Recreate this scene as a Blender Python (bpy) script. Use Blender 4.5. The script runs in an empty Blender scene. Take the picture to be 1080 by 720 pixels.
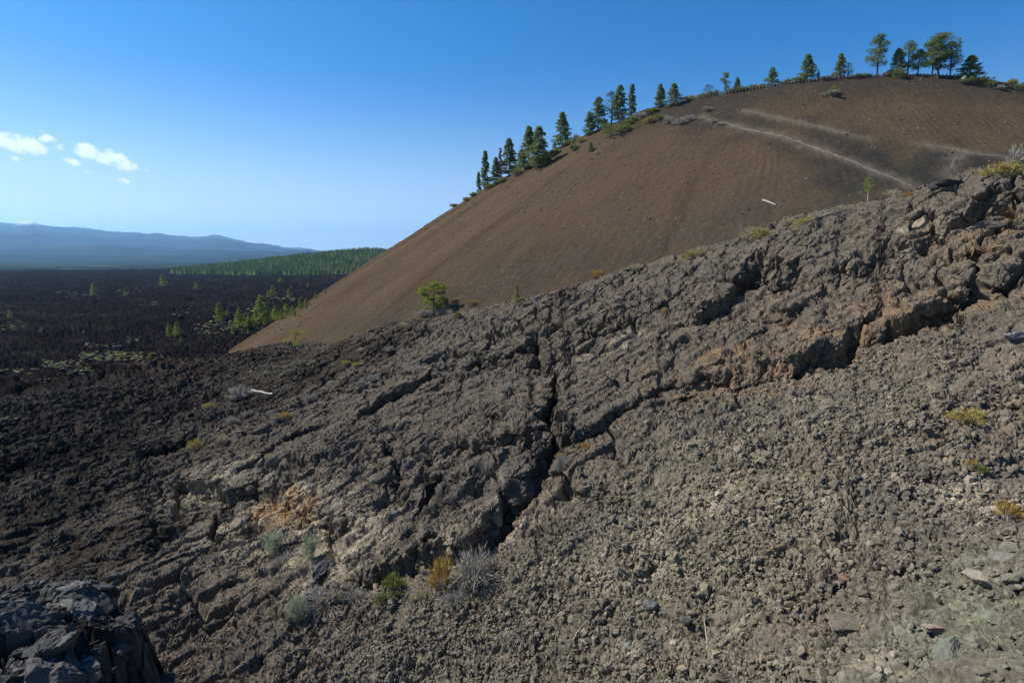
import bpy, math, random
import numpy as np
from mathutils import Vector

rng = np.random.default_rng(7)
random.seed(7)
scene = bpy.context.scene
COL = scene.collection
f32 = np.float32

# ------------------------------------------------------------------ camera
PITCH = math.radians(8.35)
CP, SP = math.cos(PITCH), math.sin(PITCH)
FPX = 600.0                      # focal length in pixels of a 1080 px wide frame


def ray(px, py):
    u = (px - 540.0) / FPX
    v = (py - 360.0) / FPX
    return np.array([u, CP - v * SP, -SP - v * CP])


def unproj(px, py, d):
    return ray(px, py) * d


def proj(x, y, z):
    dep = y * CP - z * SP
    up = y * SP + z * CP
    return 540 + FPX * x / dep, 360 - FPX * up / dep


cam = bpy.data.cameras.new('camera')
cam.sensor_width = 36
cam.lens = 36 * FPX / 1080
cam.clip_start = 0.1
cam.clip_end = 200000
camo = bpy.data.objects.new('camera', cam)
COL.objects.link(camo)
camo.location = (0, 0, 0)
camo.rotation_euler = (math.pi / 2 - PITCH, 0, 0)
scene.camera = camo

# ------------------------------------------------------------------ helpers
def smooth(a, b, x):
    t = np.clip((x - a) / (b - a), 0, 1)
    return t * t * (3 - 2 * t)


def _hash(ix, iy, seed):
    h = ix.astype(np.uint32) * np.uint32(374761393) + iy.astype(np.uint32) * np.uint32(668265263) + np.uint32((seed * 2246822519 + 3266489917) & 0xffffffff)
    h ^= h >> np.uint32(13)
    h *= np.uint32(1274126177)
    h ^= h >> np.uint32(16)
    h *= np.uint32(2246822519)
    h ^= h >> np.uint32(15)
    return h


def hf(h):
    return (h & np.uint32(0xffffff)).astype(f32) / f32(16777216.0)


def perlin(x, y, seed=0):
    xi = np.floor(x); yi = np.floor(y)
    fx = (x - xi).astype(f32); fy = (y - yi).astype(f32)
    xi = xi.astype(np.int64); yi = yi.astype(np.int64)
    u = fx * fx * fx * (fx * (fx * 6 - 15) + 10)
    v = fy * fy * fy * (fy * (fy * 6 - 15) + 10)

    def g(dx, dy):
        a = hf(_hash(xi + dx, yi + dy, seed)) * f32(2 * math.pi)
        return np.cos(a) * (fx - dx) + np.sin(a) * (fy - dy)
    a = g(0, 0); b = g(1, 0); c = g(0, 1); d = g(1, 1)
    return (a + (b - a) * u + (c - a) * v + (a - b - c + d) * u * v) * f32(1.5)


def fbm(x, y, octs=4, seed=0, gain=0.5, ridged=False):
    s = np.zeros(np.shape(x), f32); a = 1.0; t = 0
    for o in range(octs):
        n = perlin(x * 2 ** o + 17.3 * o, y * 2 ** o - 9.1 * o, seed + o)
        if ridged:
            n = 1 - 2 * np.abs(n)
        s += f32(a) * n; t += a; a *= gain
    return s / f32(t)


def worley(x, y, seed=0, jit=0.9):
    """F1, F2, cell random a, cell random b, offset to the cell's point"""
    xi = np.floor(x).astype(np.int64); yi = np.floor(y).astype(np.int64)
    fx = (x - xi).astype(f32); fy = (y - yi).astype(f32)
    F1 = np.full(fx.shape, 9, f32); F2 = F1.copy()
    ida = np.zeros_like(F1); idb = np.zeros_like(F1); ox = np.zeros_like(F1); oy = np.zeros_like(F1)
    for dx in (-1, 0, 1):
        for dy in (-1, 0, 1):
            h = _hash(xi + dx, yi + dy, seed)
            r1 = hf(h); r2 = hf(h * np.uint32(747796405) + np.uint32(2891336453))
            px = dx + 0.5 + (r1 - f32(.5)) * f32(jit) - fx
            py = dy + 0.5 + (r2 - f32(.5)) * f32(jit) - fy
            d = np.sqrt(px * px + py * py)
            m = d < F1
            F2 = np.where(m, F1, np.minimum(F2, d))
            F1 = np.where(m, d, F1)
            h3 = h * np.uint32(1664525) + np.uint32(1013904223)
            h3 ^= h3 >> np.uint32(14)
            ida = np.where(m, hf(h3), ida)
            idb = np.where(m, hf(h3 * np.uint32(22695477) + np.uint32(1)), idb)
            ox = np.where(m, px, ox); oy = np.where(m, py, oy)
    return F1, F2, ida, idb, ox, oy


def blocks(x, y, seed, gap=0.12, tilt=0.5, warp=0.35):
    """angular stones: flat tilted tops with crevices between, ~0..1"""
    wx = x + warp * perlin(x * 1.7, y * 1.7, seed + 50)
    wy = y + warp * perlin(x * 1.7 + 31, y * 1.7, seed + 51)
    F1, F2, a, b, ox, oy = worley(wx, wy, seed)
    ang = b * f32(6.283)
    top = 0.35 + 0.65 * a + tilt * (np.cos(ang) * ox + np.sin(ang) * oy)
    edge = smooth(0.0, gap * 2, F2 - F1)
    return (0.45 * top + .55) * (.12 + .88 * edge) * (1 - 0.25 * F1 * F1), a


def _hash3(ix, iy, iz, seed):
    return _hash(ix.astype(np.uint32) ^ (iz.astype(np.uint32) * np.uint32(2654435761)), iy.astype(np.uint32) + iz.astype(np.uint32) * np.uint32(40503), seed)


def perlin3(x, y, z, seed=0):
    """value noise in space, smooth, about -1..1"""
    I = [np.floor(q) for q in (x, y, z)]; F = [(q - i).astype(f32) for q, i in zip((x, y, z), I)]
    I = [i.astype(np.int64).astype(np.uint32) for i in I]; S_ = [f * f * (3 - 2 * f) for f in F]
    def h(a, b, c): return hf(_hash3(I[0] + np.uint32(a), I[1] + np.uint32(b), I[2] + np.uint32(c), seed))
    r = []
    for c in (0, 1):
        q = []
        for b in (0, 1):
            v0 = h(0, b, c); v1 = h(1, b, c); q.append(v0 + (v1 - v0) * S_[0])
        r.append(q[0] + (q[1] - q[0]) * S_[1])
    return (r[0] + (r[1] - r[0]) * S_[2]) * 2 - 1


def fbm3(x, y, z, octs=3, seed=0, gain=.5):
    s_ = 0; a = 1.0; t = 0
    for o in range(octs):
        s_ = s_ + f32(a) * perlin3(x * 2 ** o + 7.7 * o, y * 2 ** o, z * 2 ** o - 3.1 * o, seed + o); t += a; a *= gain
    return s_ / f32(t)


def blocks3(x, y, z, seed, gap=.12, tilt=.5, warp=.3):
    """angular stones in space: flat tilted tops with crevices between"""
    wv = f32(warp) * perlin3(x * 1.7, y * 1.7, z * 1.7, seed + 50)
    x = x + wv; y = y - wv; z = z + wv
    I = [np.floor(q) for q in (x, y, z)]; F = [(q - i).astype(f32) for q, i in zip((x, y, z), I)]
    I = [i.astype(np.int64).astype(np.uint32) for i in I]
    F1 = np.full(F[0].shape, 9, f32); F2 = F1.copy(); hid = np.zeros(F1.shape, np.uint32); O = [np.zeros_like(F1) for _ in range(3)]
    for a in (-1, 0, 1):
        for b in (-1, 0, 1):
            for c in (-1, 0, 1):
                h = _hash3(I[0] + np.uint32(a & 0xffffffff), I[1] + np.uint32(b & 0xffffffff), I[2] + np.uint32(c & 0xffffffff), seed)
                px = hf(h) * f32(.9) + f32(a + .05) - F[0]
                py = hf(h >> np.uint32(7)) * f32(.9) + f32(b + .05) - F[1]
                h2 = h * np.uint32(747796405) + np.uint32(2891336453)
                pz = hf(h2) * f32(.9) + f32(c + .05) - F[2]
                d = px * px + py * py + pz * pz
                m = d < F1
                F2 = np.where(m, F1, np.minimum(F2, d)); F1 = np.where(m, d, F1); hid = np.where(m, h2, hid)
                O = [np.where(m, p, o) for p, o in zip((px, py, pz), O)]
    F1 = np.sqrt(F1); F2 = np.sqrt(F2)
    h3 = hid * np.uint32(1664525) + np.uint32(1013904223); h3 ^= h3 >> np.uint32(14)
    ra = hf(h3); rb = hf(h3 * np.uint32(22695477) + np.uint32(1)) * f32(6.283); rc = hf(h3 * np.uint32(69069) + np.uint32(5)) * 2 - 1
    top = .35 + .65 * ra + tilt * (np.cos(rb) * O[0] + np.sin(rb) * O[1] + rc * O[2])
    edge = smooth(0.0, gap * 2, F2 - F1)
    global LAST_EDGE
    LAST_EDGE = F2 - F1
    return (.45 * top + .55) * (.12 + .88 * edge) * (1 - .25 * F1 * F1) - .58, ra


def link(o, parent=None):
    COL.objects.link(o)
    if parent is not None:
        o.parent = parent
    return o


def tag(o, label=None, cat=None, group=None, kind=None):
    if label: o['label'] = label
    if cat: o['category'] = cat
    if group: o['group'] = group
    if kind: o['kind'] = kind
    return o


def mesh_np(name, co, faces, mat, col=None, smoothf=True, nv=None):
    """faces: (n,k) int array or list of arrays"""
    me = bpy.data.meshes.new(name)
    if not isinstance(faces, list): faces = [faces]
    faces = [f for f in faces if len(f)]
    co = np.ascontiguousarray(co, f32)
    me.vertices.add(len(co)); me.vertices.foreach_set('co', co.ravel())
    nl = sum(f.size for f in faces); nf = sum(len(f) for f in faces)
    me.loops.add(nl); me.polygons.add(nf)
    me.loops.foreach_set('vertex_index', np.concatenate([f.ravel() for f in faces]).astype(np.int32))
    sizes = np.concatenate([np.full(len(f), f.shape[1], np.int32) for f in faces])
    starts = np.concatenate([[0], np.cumsum(sizes)[:-1]]).astype(np.int32)
    me.polygons.foreach_set('loop_start', starts)
    me.polygons.foreach_set('use_smooth', np.full(nf, smoothf, bool))
    me.update(calc_edges=True)
    if col is not None:
        at = me.color_attributes.new('col', 'FLOAT_COLOR', 'POINT')
        c4 = np.ones((len(co), 4), f32); c4[:, :3] = col
        at.data.foreach_set('color', c4.ravel())
    if isinstance(mat, (list, tuple)):
        for m in mat: me.materials.append(m)
    else:
        me.materials.append(mat)
    return me


def grid_faces(nr, nc):
    i = np.arange(nr - 1)[:, None] * nc + np.arange(nc - 1)[None, :]
    i = i.ravel()
    return np.stack([i, i + 1, i + nc + 1, i + nc], 1)


# ------------------------------------------------------------------ materials
def material(name, base=(.1, .1, .1), rough=.95, attr=False, var=0.25, scale=8, bump=0.0, bscale=30, spec=.05, hue=None, detail=8, translucent=0):
    m = bpy.data.materials.new(name); m.use_nodes = True
    nt = m.node_tree; N = nt.nodes; L = nt.links
    b = N['Principled BSDF']
    b.inputs['Roughness'].default_value = rough; b.inputs['Diffuse Roughness'].default_value = .3
    b.inputs['Specular IOR Level'].default_value = spec if rough < .9 else 0
    tc = N.new('ShaderNodeTexCoord')
    if attr:
        at = N.new('ShaderNodeAttribute'); at.attribute_name = 'col'; src = at.outputs['Color']
    else:
        rgb = N.new('ShaderNodeRGB'); rgb.outputs[0].default_value = (*base, 1); src = rgb.outputs[0]
    if hue is not None:
        n0 = N.new('ShaderNodeTexNoise'); n0.inputs['Scale'].default_value = scale * .31; n0.inputs['Detail'].default_value = 4
        L.new(tc.outputs['Object'], n0.inputs['Vector'])
        r0 = N.new('ShaderNodeMapRange'); r0.inputs[1].default_value = .4; r0.inputs[2].default_value = .6
        L.new(n0.outputs[0], r0.inputs[0])
        mx = N.new('ShaderNodeMix'); mx.data_type = 'RGBA'; mx.inputs[7].default_value = (*hue, 1)
        L.new(r0.outputs[0], mx.inputs[0]); L.new(src, mx.inputs[6]); src = mx.outputs[2]
    n = N.new('ShaderNodeTexNoise'); n.inputs['Scale'].default_value = scale; n.inputs['Detail'].default_value = detail
    n.inputs['Roughness'].default_value = .7
    L.new(tc.outputs['Object'], n.inputs['Vector'])
    mr = N.new('ShaderNodeMapRange'); mr.inputs[1].default_value = .3; mr.inputs[2].default_value = .7
    mr.inputs[3].default_value = 1 - var; mr.inputs[4].default_value = 1 + var
    L.new(n.outputs[0], mr.inputs[0])
    vm = N.new('ShaderNodeVectorMath'); vm.operation = 'SCALE'
    L.new(src, vm.inputs[0]); L.new(mr.outputs[0], vm.inputs['Scale'])
    L.new(vm.outputs[0], b.inputs['Base Color'])
    if bump > 0:
        n2 = N.new('ShaderNodeTexNoise'); n2.inputs['Scale'].default_value = bscale; n2.inputs['Detail'].default_value = 6
        n2.inputs['Roughness'].default_value = .75
        L.new(tc.outputs['Object'], n2.inputs['Vector'])
        bp = N.new('ShaderNodeBump'); bp.inputs['Strength'].default_value = 1; bp.inputs['Distance'].default_value = bump
        L.new(n2.outputs[0], bp.inputs['Height']); L.new(bp.outputs[0], b.inputs['Normal'])
    if translucent > 0:
        out = N['Material Output']
        tr = N.new('ShaderNodeBsdfTranslucent'); L.new(vm.outputs[0], tr.inputs['Color'])
        ms = N.new('ShaderNodeMixShader'); ms.inputs[0].default_value = translucent
        L.new(b.outputs[0], ms.inputs[1]); L.new(tr.outputs[0], ms.inputs[2]); L.new(ms.outputs[0], out.inputs['Surface'])
    return m


M_lava = material('lava_rock', attr=True, var=.38, scale=9, bump=.022, bscale=22)
M_stone = material('loose_stone', attr=True, var=.25, scale=14, bump=.012, bscale=40)
M_cinder = material('brown_cinder', attr=True, var=.32, scale=2.2, bump=.09, bscale=3.2)
M_far = material('far_forest_ground', attr=True, var=.25, scale=.004, bump=0)
M_outcrop = material('grey_basalt', attr=True, var=.35, scale=7, bump=.01, bscale=30, spec=.12, rough=.7)
M_bark = material('conifer_bark', (.11, .075, .05), var=.3, scale=6)
M_deadwood = material('bleached_wood', (.42, .38, .33), var=.25, scale=12, bump=.004, bscale=60)
M_fir = material('fir_needles', (.19, .24, .10), var=.35, scale=1.6, translucent=.4)
M_pine = material('pine_needles', (.16, .21, .08), var=.35, scale=1.6, translucent=.4)
M_plainpine = material('bright_pine_needles', (.25, .29, .06), var=.35, scale=1.2, translucent=.45)
M_palepine = material('pale_pine_needles', (.13, .15, .10), var=.3, scale=1.6, translucent=.2)
M_rusty = material('rusty_dead_needles', (.26, .10, .06), var=.3, scale=2)
M_forest = material('wooded_hill_needles', attr=True, var=.25, scale=.06, translucent=.45)
M_green = material('green_shrub_leaves', (.19, .215, .065), var=.35, scale=9, translucent=.3)
M_brush = material('dark_green_brush_leaves', (.24, .26, .085), var=.35, scale=2, translucent=.25)
M_yellow = material('yellow_rabbitbrush', (.36, .30, .10), var=.3, scale=14, translucent=.3)
M_gold = material('golden_rabbitbrush', (.36, .24, .06), var=.3, scale=14, translucent=.3)
M_straw = material('straw_grass', (.42, .36, .23), var=.3, scale=14, translucent=.3)
M_sage = material('sage_leaves', (.36, .40, .27), var=.25, scale=14, translucent=.25)
M_grey = material('grey_dead_twigs', (.36, .33, .285), var=.3, scale=14, translucent=.2)
M_post = material('weathered_post', (.13, .11, .09), var=.3, scale=4)
M_mat = material('low_plant_cushions', attr=True, var=.3, scale=3)

# ------------------------------------------------------------------ near slope: thin plate surface through real points
ctl = []
for px, py, d in [
    (1080, 720, 5.2), (900, 720, 7), (700, 720, 9), (540, 720, 11), (350, 720, 12.3), (180, 720, 13.5), (0, 720, 14.5),
    (1080, 560, 7.5), (900, 560, 9.5), (700, 560, 11.8), (540, 560, 14.5), (400, 560, 18), (300, 560, 20), (180, 560, 22), (0, 560, 25),
    (1080, 438, 11), (1080, 330, 14), (1080, 250, 17), (1080, 186, 19),
    (940, 440, 12), (940, 330, 17), (940, 212, 23),
    (800, 450, 13.8), (800, 370, 18), (800, 300, 23), (800, 254, 26),
    (680, 400, 19.5), (680, 287, 31),
    (600, 450, 18), (600, 380, 25), (600, 330, 32), (600, 304, 36),
    (500, 450, 22), (500, 380, 32), (500, 327, 43),
    (400, 450, 26), (400, 390, 37), (400, 345, 51),
    (300, 480, 27), (300, 430, 37), (300, 390, 53), (300, 366, 72),
    (200, 480, 31), (200, 430, 43), (200, 400, 72), (200, 382, 125),
    (250, 400, 80), (250, 386, 120),
    (0, 480, 42), (0, 430, 72), (0, 400, 112), (0, 378, 165),
    (-250, 560, 28), (-250, 450, 60), (-250, 400, 118),
    (1250, 560, 7.5), (1250, 330, 13), (1250, 170, 18)]:
    ctl.append(unproj(px, py, d))
ctl += [np.array(c, float) for c in [
    (4, 50, -8), (4, 80, -20), (15, 44, -4), (20, 72, -14), (24, 32, 0), (34, 60, -6), (45, 100, -20),
    (-16, 66, -11), (-16, 95, -22), (32, 18, 8), (50, 12, 12), (20, 4, 1.5), (10, -1, 0), (2.5, -1, -1.7), (-2.5, -4, -1.7),
    (0, 1.2, -2.0), (0, 5, -7.3), (2.2, 2.0, -3.2), (-5, 4, -9), (-10, 0, -9), (-22, 6, -13), (-35, -12, -15), (0, -15, 0), (30, -15, 6),
    (80, 60, -5), (90, 20, 10), (-90, 60, -24), (-70, 20, -19), (0, 130, -30), (-60, 130, -29), (60, 150, -30), (-110, 110, -29), (120, 120, -28), (-90, 190, -30), (0, 210, -30), (100, 210, -30)]]
ctl = np.array(ctl)
CX = ctl[:, :2]; CZ = ctl[:, 2]


def _phi(d2):
    return 0.5 * d2 * np.log(np.maximum(d2, 1e-9))


n = len(ctl)
A = np.zeros((n + 3, n + 3))
A[:n, :n] = _phi(((CX[:, None] - CX[None]) ** 2).sum(-1)) + np.eye(n) * 0.6
A[:n, n] = 1; A[:n, n + 1:] = CX; A[n, :n] = 1; A[n + 1:, :n] = CX.T
W = np.linalg.solve(A, np.concatenate([CZ, np.zeros(3)]))
PLAIN = -30.0


def base_near(x, y):
    x = np.asarray(x, float); y = np.asarray(y, float)
    z = W[n] + W[n + 1] * x + W[n + 2] * y
    for k in range(n):
        z = z + W[k] * _phi((x - CX[k, 0]) ** 2 + (y - CX[k, 1]) ** 2)
    return z


def base_ground(x, y):
    r = np.hypot(x, y)
    w = smooth(110, 190, r)
    rr = np.minimum(1.0, 215 / np.maximum(r, 1e-6))
    zn = base_near(x * rr, y * rr)
    zn = np.maximum(zn, PLAIN)
    return zn * (1 - w) + PLAIN * w


def march(px, py, fn, d0=3.0, d1=400, steps=2600):
    d = np.exp(np.linspace(math.log(d0), math.log(d1), steps))
    r = ray(px, py)
    P = r[None, :] * d[:, None]
    g = fn(P[:, 0], P[:, 1])
    below = np.nonzero(P[:, 2] < g)[0]
    if len(below) == 0: return None
    k = below[0]
    p = P[k].copy(); p[2] = g[k]
    return p


# ------------------------------------------------------------------ ground grid (polar around the viewpoint, real metres)
NCOL = 1560
az = np.radians(np.linspace(-64, 56, NCOL))
rr1 = np.exp(np.linspace(math.log(2.6), math.log(85), 1380, endpoint=False))
rr2 = np.exp(np.linspace(math.log(85), math.log(1750), 330))
rad = np.concatenate([rr1, rr2])
NR = len(rad)
RX = (rad[:, None] * np.sin(az)[None, :]); RY = (rad[:, None] * np.cos(az)[None, :])

# coarse evaluation of the smooth base, then interpolation
ci = np.unique(np.concatenate([np.arange(0, NR, 6), [NR - 1]])); cj = np.unique(np.concatenate([np.arange(0, NCOL, 10), [NCOL - 1]]))
Zc = base_ground(RX[np.ix_(ci, cj)], RY[np.ix_(ci, cj)])
tmp = np.stack([np.interp(np.arange(NR), ci, Zc[:, k]) for k in range(len(cj))], 1)
Z = np.stack([np.interp(np.arange(NCOL), cj, tmp[i]) for i in range(NR)], 0)
X = RX.astype(np.float64); Y = RY.astype(np.float64)
R2 = np.hypot(X, Y)
plainw = smooth(60, 150, R2 + 0.7 * np.maximum(0, -X - 30))   # 0 near slope .. 1 open lava field
# lower left of the slope turns into clinkery lava before the open field
leftw = smooth(-10, -34, X + 0.25 * (Y - 40)) * smooth(18, 34, Y)
LOG0, LOG1 = math.log(2.6), math.log(85)


def lookup(G, x, y):
    x = np.atleast_1d(np.asarray(x, float)); y = np.atleast_1d(np.asarray(y, float))
    a = np.arctan2(x, y); r = np.hypot(x, y)
    i = np.interp(r, rad, np.arange(NR)); j = np.interp(a, az, np.arange(NCOL))
    i0 = np.clip(np.floor(i).astype(int), 0, NR - 2); j0 = np.clip(np.floor(j).astype(int), 0, NCOL - 2)
    fi = i - i0; fj = j - j0
    return (G[i0, j0] * (1 - fi) * (1 - fj) + G[i0 + 1, j0] * fi * (1 - fj) + G[i0, j0 + 1] * (1 - fi) * fj + G[i0 + 1, j0 + 1] * fi * fj)


Zbase = Z.copy()
def base_fn(x, y): return lookup(Zbase, x, y)


def P0(px, py):
    p = march(px, py, base_fn)
    if p is None: p = unproj(px, py, 60)
    return p



# ---------------------------------------------------------------- macro relief: swells, scarps with leaning lips, cracks
NN = 1380
near = slice(0, NN)
Xn, Yn = X[near], Y[near]
Z[near] += fbm(Xn / 5.5, Yn / 5.5, 3, 11) * 0.45
Zbase = Z.copy()
OVX = np.zeros(Xn.shape, f32); OVY = np.zeros(Xn.shape, f32)
RUST = np.zeros(Xn.shape, f32)


def poly_dist(pts, qx, qy):
    P = np.array([P0(*p)[:2] for p in pts])
    best = np.full(qx.shape, 99.0); sgn = np.zeros(qx.shape); tt_ = np.zeros(qx.shape); acc = 0
    for a, b in zip(P[:-1], P[1:]):
        ab = b - a; L_ = np.hypot(*ab) + 1e-9
        t = np.clip(((qx - a[0]) * ab[0] + (qy - a[1]) * ab[1]) / (L_ * L_), 0, 1)
        dn = np.hypot(qx - a[0] - t * ab[0], qy - a[1] - t * ab[1]); cl_ = dn < best
        sg = ((qx - a[0]) * -ab[1] + (qy - a[1]) * ab[0]) / L_
        sgn = np.where(cl_, sg, sgn); tt_ = np.where(cl_, acc + t * L_, tt_); best = np.minimum(best, dn); acc += L_
    return best, sgn, tt_, acc, P


# left to right along the picture, so the upper, far side is on the left of the line; (points, height m, reach above m, lean m)
SC = [
    ([(330, 640), (372, 628), (400, 604), (440, 590), (470, 578), (500, 572), (520, 558), (535, 528), (566, 494), (590, 474), (625, 455), (660, 436), (700, 413), (745, 404), (790, 396), (835, 386), (885, 366), (925, 352), (985, 330), (1030, 306), (1085, 296)], .66, 1.8, .27),
    ([(370, 452), (400, 424), (454, 396), (486, 399), (508, 377), (530, 384), (565, 354), (587, 348), (643, 345), (656, 352)], .50, 1.6, .26),
    ([(690, 352), (738, 341), (777, 310), (792, 287), (808, 283), (833, 293), (870, 300), (905, 290), (935, 286)], .62, 1.6, .32),
    ([(940, 250), (979, 229), (995, 238), (1014, 233), (1030, 222), (1049, 216), (1090, 209)], .48, 1.3, .30),
    ([(800, 318), (816, 331), (839, 339), (856, 333)], .40, 1.2, .22),
    ([(868, 378), (893, 362), (900, 346), (925, 335)], .35, 1.0, .2),
    ([(438, 490), (454, 488), (487, 474), (533, 470), (578, 464)], .38, 1.2, .2),
    ([(180, 508), (205, 512), (240, 520), (272, 522), (300, 530), (330, 536), (350, 548), (372, 566)], .60, 1.6, .28),
    ([(225, 520), (249, 506), (270, 490), (295, 471), (330, 455), (360, 447)], .32, 1.2, .16),
    ([(120, 500), (156, 488), (190, 470), (215, 462)], .5, 1.5, .25),
]
for pts, H_, L1, lean in SC:
    P_ = np.array([P0(*p)[:2] for p in pts]); lo = P_.min(0) - 5; hi = P_.max(0) + 5
    m = (Xn > lo[0]) & (Xn < hi[0]) & (Yn > lo[1]) & (Yn < hi[1])
    k_sc = min(1.0, H_ / .5)
    qx = Xn[m] + k_sc * (.34 * perlin(Xn[m] / 1.1, Yn[m] / 1.1, 801) + .13 * perlin(Xn[m] / .35, Yn[m] / .35, 803))
    qy = Yn[m] + k_sc * (.34 * perlin(Xn[m] / 1.1 + 9, Yn[m] / 1.1, 802) + .13 * perlin(Xn[m] / .35 + 9, Yn[m] / .35, 804))
    best, sgn, t_, L_, P = poly_dist(pts, qx, qy)
    hv = H_ * np.clip(.72 + .95 * perlin(t_ / 1.3, t_ * 0 + .3, 805) + .4 * perlin(t_ / .4, t_ * 0 + .3, 807), .12, 1.5) * smooth(0, .8, t_) * smooth(0, .8, L_ - t_)
    inside = smooth(0, .35, best) 
    sd_ = np.where(sgn > 0, best, -best)
    w_ = .10 + .05 * H_
    step = smooth(-w_, w_, sd_)
    up_ = .58 * (.5 * hv + .5 * H_ * smooth(0, 1.2, t_) * smooth(0, 1.2, L_ - t_)) * np.exp(-np.maximum(sd_, 0) / (1.8 * L1)) * step
    dn_ = -.50 * hv * np.exp(np.minimum(sd_ + w_, 0) / 1.5) * (1 - step) - .8 * hv * np.exp(-((sd_ + .10) / .15) ** 2)
    Z[near][m] += up_ + dn_
    o_ = (hv / H_) * lean * smooth(-w_ * .3, w_ * 1.3, sd_) * np.exp(-np.maximum(sd_ - w_, 0) / 1.1)
    dr = P[-1] - P[0]; nv = np.array([dr[1], -dr[0]]); nv /= np.linalg.norm(nv)      # toward the lower side
    big_ = o_ > np.hypot(OVX[m], OVY[m])
    OVX[m] = np.where(big_, nv[0] * o_, OVX[m]); OVY[m] = np.where(big_, nv[1] * o_, OVY[m])
    RUST[m] = np.maximum(RUST[m], (1 - step) * np.exp(np.minimum(sd_, 0) / 1.0) * (hv > .2))
Zbase = Z.copy()
# ---- cracks, ledges and hollows: (points, half width m, depth m)
cracks = [
    ([(566, 357), (571, 380), (583, 395), (580, 424), (587, 455), (587, 470)], .16, 1.2),
    ([(587, 465), (567, 491), (545, 512), (533, 528), (517, 557)], .20, 1.0),
    ([(440, 538), (446, 522), (458, 507)], .17, .9),
    ([(460, 560), (478, 578)], .12, .6),
    ([(805, 290), (835, 292)], .26, 1.1),
    ([(880, 300), (909, 289), (932, 287)], .16, .8),
    ([(890, 361), (897, 346), (909, 338)], .14, .7),
    ([(1022, 320), (1026, 290), (1024, 268)], .12, .7),
    ([(781, 392), (827, 384), (847, 373), (878, 364), (905, 356)], .09, .5),
    ([(229, 550), (231, 572)], .14, .7),
    ([(700, 350), (715, 343), (738, 340)], .10, .6),
    ([(660, 240 + 60), (675, 290)], .05, .3),
    ([(845, 270), (838, 280)], .08, .6),
    ([(560, 430), (540, 440), (520, 437)], .08, .5),
    ([(610, 520), (640, 530), (655, 527)], .05, .3),
    ([(1060, 430), (1080, 440)], .06, .4),
    ([(350, 400 + 20), (380, 412), (410, 405)], .12, .5),
    ([(150, 430), (185, 420), (215, 400)], .3, .8),
    ([(720, 420), (760, 412), (800, 398)], .05, .3),
    ([(925, 268), (960, 262), (985, 250)], .12, .6),
    ([(700, 322), (730, 300), (752, 292)], .09, .5),
    ([(410, 470), (425, 490), (422, 515)], .10, .5),
    ([(330, 500), (300, 515), (268, 520)], .10, .5),
    ([(205, 500), (190, 520), (195, 545)], .14, .6)]
holes = [(354, 553, .24, .7), (363, 567, .20, .6), (272, 524, .40, 1.1), (342, 611, .30, .8), (156, 490, .5, 1.0), (213, 533, .3, .8), (887, 623, .10, .55), (880, 627, .08, .4),
         (880, 617, .05, .3), (567, 492, .3, .8), (583, 420, .2, .7), (240, 620, .2, .6), (60, 485, .9, 1.4), (100, 468, .8, 1.2), (20, 500, .8, 1.2), (746, 535, .10, .35), (505, 500, .15, .4),
         (300, 670, .22, .5), (325, 690, .18, .5), (690, 413, .2, .6), (455, 520, .22, .7), (1036, 236, .2, .5), (996, 235, .18, .5), (1000, 252, .15, .4), (872, 350, .18, .5)]
wxn = Xn + 0.16 * perlin(Xn / .45, Yn / .45, 201) 
wyn = Yn + 0.16 * perlin(Xn / .45 + 70, Yn / .45, 202) 
wmod = 1 + 0.6 * perlin(Xn / .8, Yn / .8, 205)
carve = np.zeros(Xn.shape, f32); ovx = np.zeros(Xn.shape, f32); ovy = np.zeros(Xn.shape, f32)
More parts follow.
